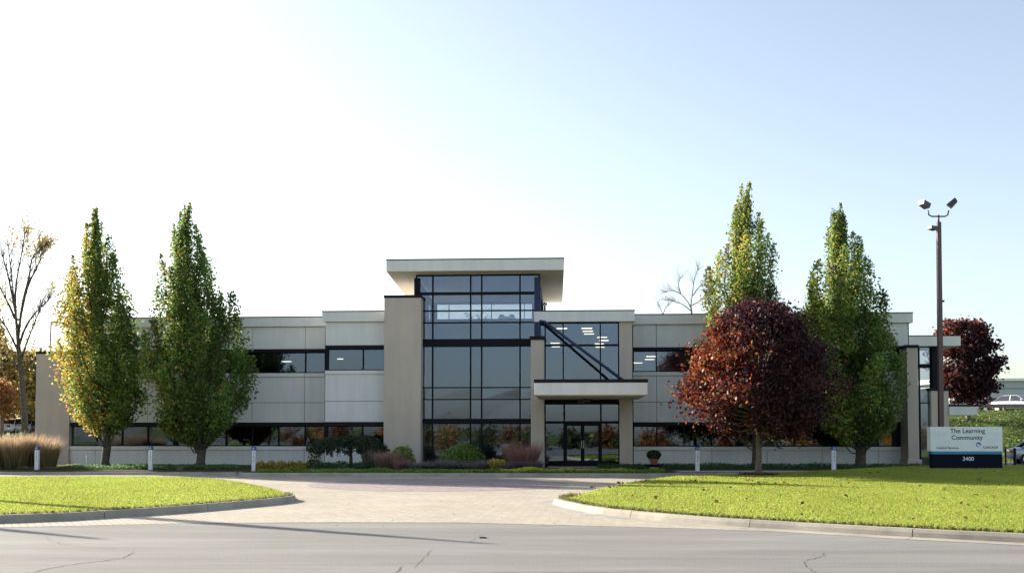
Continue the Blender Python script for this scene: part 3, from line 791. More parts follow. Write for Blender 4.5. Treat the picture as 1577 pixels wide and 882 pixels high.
# ---------------------------------------------------------------- trees
def crown_spec(rows, Y, base):
    """rows (py, xl, xr) on the photo -> height, centre offset from trunk, radius"""
    out = []
    for py, xl, xr in rows:
        a = ony(xl, py, Y); b = ony(xr, py, Y)
        out.append((a.z - base.z, (a.x+b.x)/2 - base.x, (b.x-a.x)/2))
    out.sort(); return np.array(out)
def pyramid_tree(label, px, Y, zg, rows, trunk_r, cols, wts, side_cols=None, nleaf=17000, nplume=66, leaf=.135, seed=1, group=None, sideamt=.5):
    global rng
    rng = np.random.default_rng(seed)
    base = ony(px, 700, Y); base.z = zg
    S = crown_spec(rows, Y, base)
    hs, cs, rs = S[:, 0], S[:, 1], S[:, 2]*1.09
    h0, h1 = hs[0], hs[-1]
    T = thing('broadleaf_tree', label, 'tree', base, 0, group)
    cxf = lambda h: np.interp(h, hs, cs); rf = lambda h: np.interp(h, hs, rs)
    # trunk
    tp = []; tr = []
    for k in range(13):
        t = k/12; h = t*(h1*.93)
        tp.append((cxf(h)*smoothst(.1, .7, t) + .06*math.sin(k*1.3), .05*math.sin(k*1.9), h)); tr.append(trunk_r*(1-t)**.8 + .012)
    tr[0] *= 1.45
    tm = MB(); tm.tube([tp[0], (tp[0][0], tp[0][1], .3)] + tp[1:], [tr[0], trunk_r*1.02] + tr[1:], 10); tm.build('trunk', M_bark, T, smooth=True)
    tpa = np.array(tp)
    br = MB(); P = []; G = []
    span = h1-h0
    for i in range(nplume):
        u = (i+.5)/nplume
        ht = h0 + span*(.20 + .80*u**1.05) if i < nplume-1 else h1
        az = i*2.39996 + rng.uniform(-.35, .35)
        R_ = rf(ht); q_ = rng.uniform(.62, 1.0) if i % 3 else rng.uniform(.1, .5)
        q_ *= 1 - .30*smoothst(.70, 1.0, u)
        if i == nplume-1: q_ = 0
        rho = (.19 + .140*min(R_, 2.4))*rng.uniform(.85, 1.25)
        rr_ = max(0, R_*q_ + (.0 if q_ < .5 else .12) - rho*.35)
        tip = np.array([cxf(ht) + rr_*math.cos(az), rr_*math.sin(az), ht + rng.uniform(-.15, .35)*(i < nplume-1)])
        L = rng.uniform(2.0, 3.2) * (.75 + .25*min(1, R_/1.5)); hb = max(h0*.8, ht-L)
        q2 = rr_*rng.uniform(.75, 1.05)                       # foot of the upright plume
        foot = np.array([cxf(hb) + q2*math.cos(az), q2*math.sin(az), hb])
        kk = min(1.0, rf(hb)*.95/max(q2, .01)); foot[:2] = [cxf(hb) + q2*kk*math.cos(az), q2*kk*math.sin(az)]
        hs_ = max(h0*.6, hb - .45*q2 - .3)
        b0 = np.array([np.interp(hs_, tpa[:, 2], tpa[:, 0]), np.interp(hs_, tpa[:, 2], tpa[:, 1]), hs_])
        br.tube([tuple(b0), tuple(b0*.35+foot*.65+np.array([0, 0, -.1])), tuple(foot*.7+tip*.3), tuple(tip)], [.05, .04, .025, .006], 4)
        n = int(nleaf/nplume*(rho*L)/(.36*2.4))
        t = rng.beta(1.25, 1.35, n)[:, None]
        pts = foot + (tip-foot)*t + np.array([[0, 0, 1]])*0
        w = rho*np.clip(np.sin(np.clip(t*.86+.1, 0, 1)*np.pi), .12, 1)**.7*(1.12-.5*t)
        nl = 9; lump = rng.normal(0, 1, (nl, 3))*[1, 1, .8]; tl = rng.integers(0, nl, n)
        v_ = rng.normal(0, 1, (n, 3)); v_ /= np.linalg.norm(v_, axis=1)[:, None]; v_ *= (rng.uniform(0, 1, n)**.4)[:, None]
        pts = pts + lump[tl]*w*.42 + v_*w*np.array([.95, .95, 1.1])
        P.append(pts); G.append(np.full(n, rng.uniform(-1, 1)))
    # denser heart of the lower crown, in clumps
    nc = 52
    for i in range(nc):
        h = h0 + span*(.02 + .60*rng.uniform(0, 1)**1.5); a = rng.uniform(0, 6.283); q = rng.uniform(.15, 1.0)**.5*rf(h)*.93
        n = int(nleaf*.36/nc); c = np.array([cxf(h)+q*math.cos(a), q*math.sin(a), h])
        v_ = rng.normal(0, 1, (n, 3)); v_ /= np.linalg.norm(v_, axis=1)[:, None]; v_ *= (rng.uniform(0, 1, n)**.4)[:, None]
        P.append(c + v_*[.42, .42, .55] + rng.normal(0, .05, (n, 3))); G.append(np.full(n, rng.uniform(-1, 1)))
    P = np.concatenate(P); G = np.concatenate(G)
    dx = P[:, 0]-cxf(P[:, 2]); rad = np.hypot(dx, P[:, 1]); lim = rf(P[:, 2])*1.13 + .12
    k = (rad < lim) & (P[:, 2] > h0-.1)
    P = P[k]; G = G[k]; dx = dx[k]
    col = pick(cols, wts, len(P))
    if side_cols is not None:  # left leaves: autumn colour, with the brightness of the sunlit side painted in
        s = np.clip(-dx/np.maximum(rf(P[:, 2]), .4)*.9 + .35 + .5*noise2(P[:, 0], P[:, 2], 1.4, seed+2) + .25*G, 0, 1)
        sw = rng.uniform(0, 1, len(P)) < s*sideamt
        col[sw] = pick(side_cols[0], side_cols[1], sw.sum())
    col *= 1.65*(1 + .42*G)[:, None]  # tone per clump imitates lit and shaded clumps in the leaf colour
    br.build('branches', M_bark, T)
    link('crown', leaves_mesh('crown', P, leaf, col), M_leaf, T)
    return T
GREEN = [(.062, .110, .020), (.098, .148, .026), (.036, .074, .018), (.145, .175, .032)]
AUT = ([(.30, .20, .03), (.38, .22, .03), (.24, .10, .03), (.22, .22, .04)], [3, 2, 1, 3])
TY = 50.0
pyramid_tree('leftmost pyramidal tree with yellow orange leaves at its left side', 162, 49.6, .15,
    [(318, 140, 156), (350, 130, 163), (390, 104, 190), (430, 96, 192), (470, 90, 200), (520, 88, 212), (570, 90, 224), (610, 96, 226), (640, 120, 214), (668, 146, 182)],
    .19, GREEN, [4, 4, 3, 1.5], AUT, seed=11, sideamt=.7, nleaf=23000)
pyramid_tree('dark green pyramidal tree second from the left before the facade', 309, 49.6, .15,
    [(312, 283, 302), (345, 260, 308), (385, 246, 318), (430, 240, 345), (470, 228, 368), (520, 220, 380), (570, 214, 386), (605, 218, 386), (640, 240, 362), (672, 272, 326), (684, 292, 316)],
    .20, GREEN, [5, 4, 4, 1], ([(.20, .13, .03), (.17, .15, .035), (.26, .12, .04)], [2, 3, 1]), seed=12, sideamt=.22, nleaf=28000)
pyramid_tree('tallest green pyramidal tree rising behind the purple maple', 1163, 49.6, .15,
    [(279, 1142, 1168), (305, 1124, 1170), (350, 1108, 1192), (400, 1096, 1198), (440, 1086, 1200), (480, 1080, 1208), (540, 1078, 1216), (600, 1084, 1220), (645, 1110, 1212), (678, 1140, 1190)],
    .17, GREEN, [3, 5, 2.5, 3], ([(.22, .22, .035), (.26, .19, .03), (.30, .12, .04)], [4, 2, 1]), seed=13, sideamt=.45, nleaf=23000)
pyramid_tree('broad green pyramidal tree between the purple maple and the end pier', 1325, 49.4, .15,
    [(312, 1283, 1304), (340, 1276, 1318), (380, 1256, 1334), (430, 1236, 1352), (480, 1212, 1368), (530, 1214, 1376), (580, 1228, 1386), (620, 1244, 1384), (655, 1272, 1366), (684, 1304, 1344)],
    .24, GREEN, [4, 4, 3, 2], ([(.20, .20, .035), (.24, .18, .03)], [4, 2]), seed=14, sideamt=.32, nleaf=28000)

def round_tree(name, label, px, Y, zg, rows, trunk_r, cols, wts, side=None, nleaf=14000, leaf=.19, seed=3, fork=1.2, mat=M_leafp, bark=M_bark2, cat='tree', nclump=150, squash=1.0, shell=.45, clw=.29):
    global rng
    rng = np.random.default_rng(seed)
    base = ony(px, 700, Y); base.z = zg
    S = crown_spec(rows, Y, base); hs, cs, rs = S[:, 0], S[:, 1], S[:, 2]; h0, h1 = hs[0], hs[-1]
    T = thing(name, label, cat, base)
    tm = MB(); tm.tube([(0, 0, -.05), (0, 0, .25), (.02, 0, h0*.6), (0, .02, h0+fork), (cs[-1]*.7, 0, h1*.86)], [trunk_r*1.35, trunk_r, trunk_r*.85, trunk_r*.7, .02], 10); tm.build('trunk', bark, T, smooth=True)
    P = []; G = []; br = MB()
    for i in range(nclump):
        h = h0 + (h1-h0)*rng.uniform(.05, .97); r = np.interp(h, hs, rs); a = i*2.39996; q = rng.uniform(shell, 1)**.6
        q *= 1 + rng.uniform(-.10, .14) + .15*math.sin(3*a+1.3*h+seed)*math.cos(2.1*h-a+seed); c = np.array([np.interp(h, hs, cs) + r*q*.88*math.cos(a), r*q*.88*math.sin(a)*squash, h])
        n = int(nleaf/nclump*rng.uniform(.6, 1.4)); w = clw*rng.uniform(.6, 1.35)
        P.append(c + rng.normal(0, w, (n, 3))*[1.1, 1.1, .75]); G.append(np.full(n, rng.uniform(-1, 1)))
        if i % 3 == 0:
            s0_ = np.array([0, 0, min(h0+fork*.3+(h-h0)*.35, h1*.8)]); m_ = s0_*.5+c*.5; m_[2] -= .15
            br.tube([tuple(s0_), tuple(m_), tuple(c)], [.05, .03, .008], 4)
    P = np.concatenate(P); G = np.concatenate(G); k = P[:, 2] > h0*.55; P = P[k]; G = G[k]
    col = pick(cols, wts, len(P))
    if side is not None:  # orange red towards left and top: sunlit side painted into the leaf colour
        dx = P[:, 0]/rs.max(); s = np.clip(-dx*.85 - .27 + .50*(P[:, 2]-h0)/(h1-h0) + .6*noise2(P[:, 0], P[:, 2], 1.5, seed) , 0, 1)
        sw = rng.uniform(0, 1, len(P)) < s; col[sw] = pick(side[0], side[1], sw.sum())
    col *= (1 + .2*G)[:, None]
    br.build('branches', bark, T)
    link('crown', leaves_mesh('crown', P, leaf, col, .4), mat, T)
    return T
PUR = [(.036, .011, .017), (.052, .013, .018), (.023, .009, .015), (.085, .024, .022)]
round_tree('maple_tree', 'round purple leaved maple on the right lawn with orange red painted on its sunlit side', 1168, 40.6, .2,
    [(470, 1160, 1186), (486, 1122, 1218), (516, 1084, 1248), (560, 1060, 1280), (600, 1046, 1282), (630, 1050, 1270), (655, 1080, 1250), (680, 1116, 1216)],
    .13, PUR, [4, 3, 3, 1], ([(.28, .045, .02), (.36, .11, .02), (.15, .024, .020), (.22, .12, .02)], [4, 2, 3, 1]), nleaf=40000, leaf=.14, seed=21, nclump=190)
round_tree('maple_tree', 'dark purple leaved maple up on the bank behind the side entrance', 1492, 78, hill_h(33, 78)-.1,
    [(494, 1462, 1512), (512, 1446, 1522), (545, 1436, 1530), (580, 1436, 1535), (605, 1450, 1530), (620, 1470, 1510)],
    .20, PUR, [4, 2, 5, .5], ([(.20, .05, .03), (.16, .04, .03)], [2, 3]), nleaf=15000, leaf=.28, seed=22, nclump=170)

def bare_tree(name, label, px, Y, zg, height, spread, r0, seed, leafn=0, cols=None, depth=5, leafsz=.25, bark=M_bark2, lean=0.0, tips=None, first=.28, kids=(3, 4)):
    rr_ = random.Random(seed); nr = np.random.default_rng(seed)
    base = ony(px, 650, Y); base.z = zg
    T = thing(name, label, 'tree', base)
    m = MB(); tipsl = []
    def grow(p, d, L, r, lev):
        pts = [p]; dd = d.copy(); n = 4
        for k in range(n):
            dd = (dd + Vector((rr_.uniform(-1, 1), rr_.uniform(-1, 1), rr_.uniform(-.2, .6)))*.13).normalized()
            pts.append(pts[-1] + dd*L/n)
        m.tube(pts, [r*(1-.4*k/n) for k in range(n+1)], 6 if lev < 2 else 4)
        if lev >= 1: tipsl.extend(pts[2:])
        if lev >= depth: return
        nk = rr_.choice(kids)
        for j in range(nk):
            a = rr_.uniform(0, 6.28) if j else 0; tilt = rr_.uniform(.28, .62)*spread
            ax = dd.orthogonal().normalized(); ax.rotate(Matrix.Rotation(a + j*2.1, 3, dd))
            nd = dd.copy(); nd.rotate(Matrix.Rotation(tilt, 3, ax)); nd = (nd + Vector((0, 0, .22))).normalized()
            grow(pts[-1] if j < 2 else pts[3], nd, L*rr_.uniform(.62, .85), r*.58, lev+1)
    grow(Vector((0, 0, -.1)), Vector((lean, 0, 1)).normalized(), height*first, r0, 0)
    zs = max(t.z for t in tipsl); s = height/zs
    m.v = [(v_[0]*s, v_[1]*s, v_[2]*s) for v_ in m.v]
    m.build('branches', bark, T)
    if leafn:
        tl = np.array([tuple(t*s) for t in tipsl]); P = tl[nr.integers(0, len(tl), leafn)] + nr.normal(0, .22, (leafn, 3))
        k = noise2(P[:, 0], P[:, 2], .9, seed) > (-.1 if leafn < 5000 else -.5); P = P[k]
        link('crown', leaves_mesh('crown', P, leafsz, pick(cols, [1]*len(cols), len(P))), M_leaf, T)
    return T
ORG = [(.34, .22, .05), (.38, .20, .05), (.24, .20, .06), (.30, .13, .05)]
def limb_tree(name, label, Y, trunk, limbs, r0, seed, nleaf, cols, sz=.2, bark=M_bark, twl=1.0, ntw=5):
    """a bare or half bare tree: surveyed trunk and main limbs, twigs grown on them, leaves in loose clusters"""
    rr_ = random.Random(seed); nr = np.random.default_rng(seed)
    b0 = ony(trunk[0][0], trunk[0][1], Y); zg = hill_h(b0.x, Y)
    base = Vector((b0.x, Y, zg)); T = thing(name, label, 'tree', base)
    def W(p, dy=0): return ony(p[0], p[1], Y + dy) - base
    m = MB(); tp = [Vector((0, 0, -.2))] + [W(p) for p in trunk[1:]]
    m.tube(tp, [r0*(1-.55*k/(len(tp)-1)) for k in range(len(tp))], 8); m.build('trunk', bark, T, smooth=True)
    m = MB(); tips = []
    def twig(p, d, L, r, lev):
        pts = [p]; dd = d
        for k in range(3):
            dd = (dd + Vector((rr_.uniform(-1, 1), rr_.uniform(-1, 1), rr_.uniform(-.3, .8)))*.22).normalized(); pts.append(pts[-1]+dd*L/3)
        m.tube(pts, [r, r*.75, r*.5, r*.3], 4); tips.append(pts[-1]); tips.append(pts[2])
        if lev < 2:
            for q in pts[1:]:
                if rr_.random() < .8:
                    e = (dd + Vector((rr_.uniform(-1, 1), rr_.uniform(-1, 1), rr_.uniform(-.2, .7)))*.8).normalized(); twig(q, e, L*.6, r*.5, lev+1)
    for li, L in enumerate(limbs):
        sp = rr_.uniform(-1, 1)*2.2
        pts = [W(p, sp*(k/len(L))**1.2) for k, p in enumerate(L)]
        pts = list(smooth3(pts)); n = len(pts)
        m.tube(pts, [r0*.42*(1-.85*k/(n-1)) for k in range(n)], 6)
        for k in range(2, n):
            for _ in range(ntw if k > n*.4 else 1):
                if rr_.random() < .55:
                    d = (pts[k]-pts[k-1]).normalized(); e = (d + Vector((rr_.uniform(-1, 1), rr_.uniform(-1, 1), rr_.uniform(-.3, .6)))*.9).normalized()
                    twig(pts[k], e, rr_.uniform(.6, 1.3)*twl, r0*.10, 0)
    m.build('branches', bark, T)
    if nleaf:
        tl = np.array([tuple(t) for t in tips]); keep = noise2(tl[:, 0], tl[:, 2], 1.1, seed) > -.05; tl = tl[keep]
        P = tl[nr.integers(0, len(tl), nleaf)] + nr.normal(0, .16, (nleaf, 3))
        link('crown', leaves_mesh('crown', P, sz, pick(cols, [1]*len(cols), len(P))), M_leaf, T)
def smooth3(pts):
    for _ in range(2):
        Q = [pts[0]]
        for a, b in zip(pts, pts[1:]): Q += [a.lerp(b, .25), a.lerp(b, .75)]
        Q.append(pts[-1]); pts = Q
    return pts
limb_tree('autumn_tree', 'tall half bare autumn tree with sparse orange leaves behind the left grasses', 74,
    [(40, 668), (38, 640), (35, 600), (31, 560), (28, 525), (26, 500)],
    [[(29, 540), (26, 510), (23, 471), (18, 430), (12, 375)], [(26, 505), (23, 471), (24.5, 435), (33, 394), (38, 360)], [(28, 520), (35, 462), (45, 427), (49, 394), (66, 381)],
     [(30, 530), (40, 500), (54, 482), (76, 460)], [(23, 490), (14, 470), (4, 450), (-8, 425)], [(28, 540), (18, 520), (8, 500), (-6, 486)], [(31, 560), (40, 530), (50, 505), (60, 480)],
     [(33, 580), (46, 560), (60, 545)], [(32, 570), (18, 555), (4, 545)], [(24, 480), (14, 430), (4, 395)], [(33, 480), (42, 440), (58, 410), (64, 392)]],
    .25, 3, 1900, [(.50, .36, .12), (.55, .32, .11), (.38, .34, .13)], .17)
limb_tree('bare_tree', 'bare leafless tree top showing over the right roofline', 88,
    [(1067, 600), (1067, 520), (1065, 482), (1064, 470)],
    [[(1064, 474), (1058, 462), (1047, 451), (1036, 447), (1026, 449)], [(1064, 470), (1067, 445), (1070, 425), (1076, 414)], [(1066, 480), (1054, 470), (1042, 464), (1030, 462)], [(1067, 455), (1078, 440), (1086, 432)], [(1048, 451), (1044, 438), (1048, 428)], [(1066, 470), (1080, 462), (1090, 455)]],
    .13, 5, 0, None, twl=.8, bark=M_bark2, ntw=4)
limb_tree('bare_tree', 'small distant bare twigs just above the roof left of the larger bare tree', 100,
    [(1022, 600), (1021, 500), (1021, 482)],
    [[(1021, 486), (1018, 476), (1014, 470)], [(1021, 484), (1025, 474), (1030, 470)]],
    .12, 6, 0, None, twl=.8, bark=M_bark2, ntw=4)
bare_tree('conifer', 'tiny dark tree top seen through the tower clerestory glass', 717, 92, hill_h(-5, 92), 10.4, .8, .15, 17, 500, [(.03, .05, .03)], depth=4, leafsz=.22)
# autumn trees of the left background
for i, (px, Y, top, xr_, cl, lab) in enumerate([
    (-18, 86, 505, 48, [(.50, .34, .10), (.40, .28, .09), (.26, .25, .09)], 'orange brown tree at the left picture edge behind the grasses'),
    (20, 92, 540, 38, [(.26, .26, .09), (.40, .32, .11), (.16, .18, .07)], 'olive green tree behind the half bare tree'),
    (62, 88, 535, 40, [(.46, .38, .11), (.28, .28, .09), (.50, .35, .10)], 'yellow green tree between the half bare tree and the pier'),
    (96, 100, 555, 46, [(.12, .16, .06), (.20, .20, .07)], 'dark green tree half hidden by the left end pier'),
    (2, 80, 588, 17, [(.34, .14, .05), (.42, .20, .07)], 'small rust orange tree low at the left edge')]):
    zg = hill_h(-30, Y); H = 665 - top
    round_tree('background_tree', lab, px, Y, zg, [(top, px-xr_*.3, px+xr_*.3), (top+H*.25, px-xr_*.8, px+xr_*.8), (top+H*.5, px-xr_, px+xr_), (648 if i != 4 else 640, px-xr_*.6, px+xr_*.6)],
        .16, cl, [1]*len(cl), nleaf=6500 if i != 4 else 2500, leaf=.34 if i != 4 else .22, seed=40+i, mat=M_leaf, nclump=90)
# autumn thicket across the road, behind the viewer: it shows in the window reflections
def thicket():
    global rng
    rng = np.random.default_rng(77); P = []; Cc = []
    for i in range(44):
        x = -48 + i*2.3 + rng.uniform(-1, 1); y = -rng.uniform(9, 30)
        H = rng.uniform(1.5, 2.6) if rng.uniform() < .75 else rng.uniform(2.4, 3.2); n = 800
        c = rng.normal(0, .42, (n, 3))*[1.5, 1.2, H*.62] + [x, y, H*.48]; c[:, 2] = np.abs(c[:, 2])
        P.append(c); Cc.append(pick([[(.34, .11, .03)], [(.40, .20, .04)], [(.30, .20, .06)], [(.10, .11, .04)], [(.22, .09, .03)]][rng.integers(0, 5)], [1], n))
    o = link('thicket', leaves_mesh('thicket', np.concatenate(P), .38, np.concatenate(Cc)), M_leaf)
    props(o, 'mass of orange autumn shrubs across the road mirrored in the ground floor glass', 'shrubs', kind='stuff')
thicket()

# ---------------------------------------------------------------- weeping tree and the planting before the tower
def weeping():
    global rng
    rng = np.random.default_rng(5)
    base = ony(540, 700, 47.6); base.z = .17
    T = thing('weeping_tree', 'small weeping tree with a flat dark green umbrella crown', 'tree', base)
    t = MB(); t.tube([(0, 0, -.05), (.02, 0, .5), (-.03, 0, .95), (.05, 0, 1.25)], [.10, .075, .07, .05], 8)
    P = []
    for i in range(46):
        a = i*2.4; L = rng.uniform(.8, 1.0)*(2.15 if math.cos(a) < 0 else 1.75)
        ex_ = math.cos(a)*L; ey = math.sin(a)*L*.6
        zt = 1.28 + rng.uniform(-.12, .12)
        pts = [(0, 0, 1.1), (ex_*.35, ey*.35, zt+.08), (ex_*.75, ey*.75, zt-.02), (ex_, ey, zt-.30 - rng.uniform(0, .3))]
        t.tube(pts, [.03, .02, .012, .006], 4)
        pa = np.array(pts); q = rng.uniform(.15, 1, 120)*3; k = np.minimum(q.astype(int), 2); f_ = (q-k)[:, None]
        pp = pa[k]*(1-f_)+pa[k+1]*f_ + rng.normal(0, .07, (120, 3)); pp[:, 2] -= np.abs(rng.normal(0, .09, 120)) * (q/3)
        P.append(pp)
    t.build('trunk', M_bark, T, smooth=True)
    P = np.concatenate(P)
    link('crown', leaves_mesh('crown', P, .13, pick([(.03, .06, .03), (.05, .085, .035), (.04, .05, .03)], [3, 2, 1], len(P))), M_leaf, T)
weeping()
def leafy_bush(name, label, px, Y, w, h, cols, wts, n=1500, leaf=.11, seed=0, d=None, z=.17, group=None):
    global rng
    rng = np.random.default_rng(seed+300)
    base = ony(px, 700, Y); base.z = z
    T = thing(name, label, 'shrub', base, 0, group)
    m = MB()
    for i in range(9):
        a = i*.7; m.tube([(0, 0, -.03), (math.cos(a)*w*.2, math.sin(a)*w*.2, h*.45), (math.cos(a)*w*.36, math.sin(a)*w*.36, h*.8)], [.014, .01, .004], 4)
    m.build('stems', M_bark, T)
    v_ = rng.normal(size=(n, 3)); v_ /= np.linalg.norm(v_, axis=1)[:, None]; v_[:, 2] = np.abs(v_[:, 2])
    q = rng.uniform(.35, 1.0, n)[:, None]**.5 * (1 + .16*noise2(v_[:, 0]*3, v_[:, 2]*3+v_[:, 1], 2, seed))[:, None]
    P = v_*q*[w/2, (d or w)/2, h] ; P[:, 2] += .02
    link('foliage', leaves_mesh('foliage', P, leaf, pick(cols, wts, n)*1.55), M_leaf, T)
    return T
def tuft(name, label, px, Y, w, h, cols, tips, n=900, seed=0, z=.17, lean=.55, wid=.010, group=None, cat='ornamental grass'):
    global rng
    rng = np.random.default_rng(seed+500)
    base = ony(px, 700, Y); base.z = z
    k_ = 1.6 if px > 300 else 1.15  # grasses standing in shade are painted lighter, in place of fill light
    a = rng.uniform(0, 2*np.pi, n); r = rng.uniform(0, 1, n)**.6*w*.28
    d = np.c_[np.cos(a), np.sin(a), np.zeros(n)]
    Bp = d*r[:, None]
    me = blades_mesh(name, Bp, rng.triangular(.3, .8, 1.15, n)*(1+.16*noise2(Bp[:, 0], Bp[:, 1], 7, seed))*h, wid, (np.full(n, lean*w/h/1.6), d + rng.normal(0, .2, (n, 3))*[1, 1, 0]), pick(cols, [1]*len(cols), n)*k_, pick(tips, [1]*len(tips), n)*k_)
    o = link(name, me, M_blade); o.location = base
    return props(o, label, cat, group)
GB = [(.07, .10, .03), (.10, .12, .035)]; 
leafy_bush('shrub', 'rounded yellow green shrub left of the tower pier', 618, 47.2, 1.5, 1.1, [(.10, .16, .02), (.16, .20, .03)], [2, 1], seed=1)
leafy_bush('shrub', 'wide green shrub before the middle of the tower glass', 713, 47.0, 2.3, 1.25, [(.08, .14, .02), (.13, .18, .03), (.05, .09, .02)], [3, 2, 1], n=2200, seed=2)
leafy_bush('shrub', 'dark leafy shrub at the right shoulder of the wide green shrub', 737, 47.4, .8, .95, [(.03, .05, .03), (.05, .06, .035)], [1, 1], n=700, seed=3)
leafy_bush('flower_clump', 'bright yellow flower clump right of the wide green shrub', 765, 45.8, 1.05, .52, [(.45, .36, .02), (.38, .30, .03), (.12, .14, .03)], [3, 2, 1], n=1100, leaf=.08, seed=4)
leafy_bush('shrub', 'orange tipped shrub leaning behind the pink grass by the right pier', 795, 47.8, 1.7, 1.25, [(.14, .11, .04), (.26, .11, .05), (.10, .12, .04)], [2, 1, 2], n=900, leaf=.11, seed=5)
tuft('ornamental_grass', 'large pinkish grass clump beside the right tower pier', 806, 46.4, 1.9, 1.3, [(.16, .09, .075), (.12, .09, .06)], [(.30, .16, .15), (.24, .14, .12)], 1800, 6)
tuft('ornamental_grass', 'pinkish brown grass clump between the two green shrubs and the pier', 598, 46.6, 1.6, .95, [(.15, .11, .08), (.12, .10, .06)], [(.28, .17, .14), (.24, .15, .12)], 1400, 7)
tuft('ornamental_grass', 'upright pale fountain grass right of the weeping tree', 567, 47.2, .8, 1.15, [(.14, .13, .09), (.11, .10, .07)], [(.30, .25, .21), (.26, .22, .18)], 900, 8, lean=.35)
tuft('ornamental_grass', 'small reddish grass clump in front of the pier corner', 619, 45.9, 1.1, .60, [(.16, .08, .07), (.12, .08, .06)], [(.24, .12, .11)], 800, 9)
for i, px in enumerate((642, 664, 686, 708, 730, 752, 778, 800, 820)):
    tuft('ornamental_grass', ['low greyish purple grass mound at the foot of the tower pier', 'low purple grey grass mound, first before the tower glass', 'low purple grey grass mound left of the wide green shrub', 'low purple grey grass mound before the wide green shrub', 'low purple grey grass mound right of the wide green shrub', 'low purple grey grass mound left of the yellow flowers', 'low purple grey grass mound right of the yellow flowers', 'low purple grey grass mound before the large pink grass', 'low purple grey grass mound by the foot of the right tower pier'][i],
         px, 45.7 + .25*(i % 2), 1.15, .50 + .05*(i % 3), [(.10, .085, .095), (.08, .08, .07)], [(.19, .15, .17), (.15, .13, .13)], 750, 20+i, lean=.9, group='low purple grasses along the tower foot')
for i, px in enumerate((402, 418, 434, 450, 463)):
    leafy_bush('flower_clump', ['golden clump right beside the third white post', 'golden clump, second from the third white post', 'golden clump in the middle of the golden row', 'golden clump, fourth from the white post', 'golden clump at the right end of the golden row'][i],
        px, 46.0 + .2*(i % 2), .62, .44, [(.34, .23, .02), (.26, .20, .03), (.12, .15, .03)], [3, 2, 2], n=520, leaf=.07, seed=30+i, group='golden clumps left of the weeping tree')
leafy_bush('shrub', 'low reddish green rose bush right of the golden row', 484, 46.3, .85, .62, [(.05, .08, .035), (.12, .05, .04), (.07, .09, .04)], [3, 1, 2], n=600, leaf=.09, seed=41)
for i, px in enumerate((506, 526, 554, 580)):
    leafy_bush('shrub', ['low dark green shrub right of the rose bush', 'low dark green shrub under the left half of the weeping tree', 'low dark green shrub at the right of the weeping trunk', 'low dark green shrub left of the pinkish grass'][i], px, 46.8, 1.0, .36+.05*(i % 2), [(.04, .08, .04), (.06, .10, .045)], [1, 1], n=600, leaf=.08, seed=50+i)
leafy_bush('shrub', 'small green tuft at the foot of the right tower pier', 828, 46.6, .5, .25, [(.08, .13, .03)], [1], n=250, leaf=.07, seed=58)
def cover(label, poly, n, h, cols, wts, seed, leaf=.07, name='ground_cover', zoff=.02):
    global rng
    rng = np.random.default_rng(seed)
    P = scatter(poly, n, zbed); k = noise2(P[:, 0], P[:, 1]*2, 2.2, seed) + rng.uniform(-.4, .4, len(P)) > -.35; P = P[k]
    P[:, 2] += zoff + rng.uniform(0, 1, len(P))*h*(.6 + .5*noise2(P[:, 0], P[:, 1], 3, seed+1))
    c = 1.75*pick(cols, wts, len(P))*(1+.35*noise2(P[:, 0], P[:, 1], 2.5, seed+2))[:, None]
    return props(link(name, leaves_mesh(name, P, leaf, c, 1.0), M_leaf), label, 'plants', kind='stuff')
cover('green ground cover strip along the central kerb', [(-10.9, 44.4), (6.4, 43.95), (6.7, 45.6), (-4, 46.0), (-11, 45.6)], 21000, .17, [(.12, .19, .025), (.14, .19, .03), (.06, .12, .02)], [3, 2, 2], 61)
cover('pale yellow green ground cover clumps before the entrance', [(-.5, 44.2), (4.9, 44.1), (4.9, 45.1), (-.5, 45.3)], 9000, .24, [(.30, .30, .06), (.24, .28, .05)], [1, 1], 62)
cover('dark green ground cover below the left windows', [(-20.5, 47.2), (-12.4, 47.0), (-12.4, 49.8), (-20.5, 50.4)], 16000, .20, [(.04, .09, .03), (.06, .12, .035)], [1, 1], 63)
cover('leafy ground cover strewn with pale fallen leaves at the far left', [(-30, 48.0), (-20.5, 47.1), (-20.5, 50.2), (-30, 51)], 15000, .14, [(.09, .12, .04), (.30, .24, .14), (.16, .11, .06)], [3, 1.4, 1.6], 64, .085)
cover('dark green ground cover below the right windows', [(3.9, 47.2), (19.6, 47.3), (19.8, 50.2), (4.2, 51.2)], 26000, .22, [(.03, .07, .025), (.045, .09, .03)], [1, 1], 65)
cover('green slope plants on the bank behind the sign', [(20, 66), (60, 66), (60, 82), (20, 82)], 1, .1, [(.1, .1, .05)], [1], 66) if False else None
def bank():
    global rng
    rng = np.random.default_rng(66); n = 26000
    x = rng.uniform(22, 52, n); y = rng.uniform(64.5, 84, n); z = np.array([hill_h(a, b) for a, b in zip(x, y)]) + rng.uniform(0, .12, n)
    k = noise2(x*.8, y, 1.8, 4) + rng.uniform(-.3, .3, n) > -.25
    P = np.c_[x, y, z][k]
    c = pick([(.08, .14, .03), (.15, .20, .04), (.22, .23, .07), (.04, .07, .02)], [4, 3, 1.5, 2], len(P))*(1+.5*noise2(x[k]*.5, y[k]*1.3, 1, 9))[:, None]
    props(link('ground_cover', leaves_mesh('ground_cover', P, .15, c, 1.0), M_leaf), 'sunlit ivy and weeds on the bank at the right', 'plants', kind='stuff')
bank()
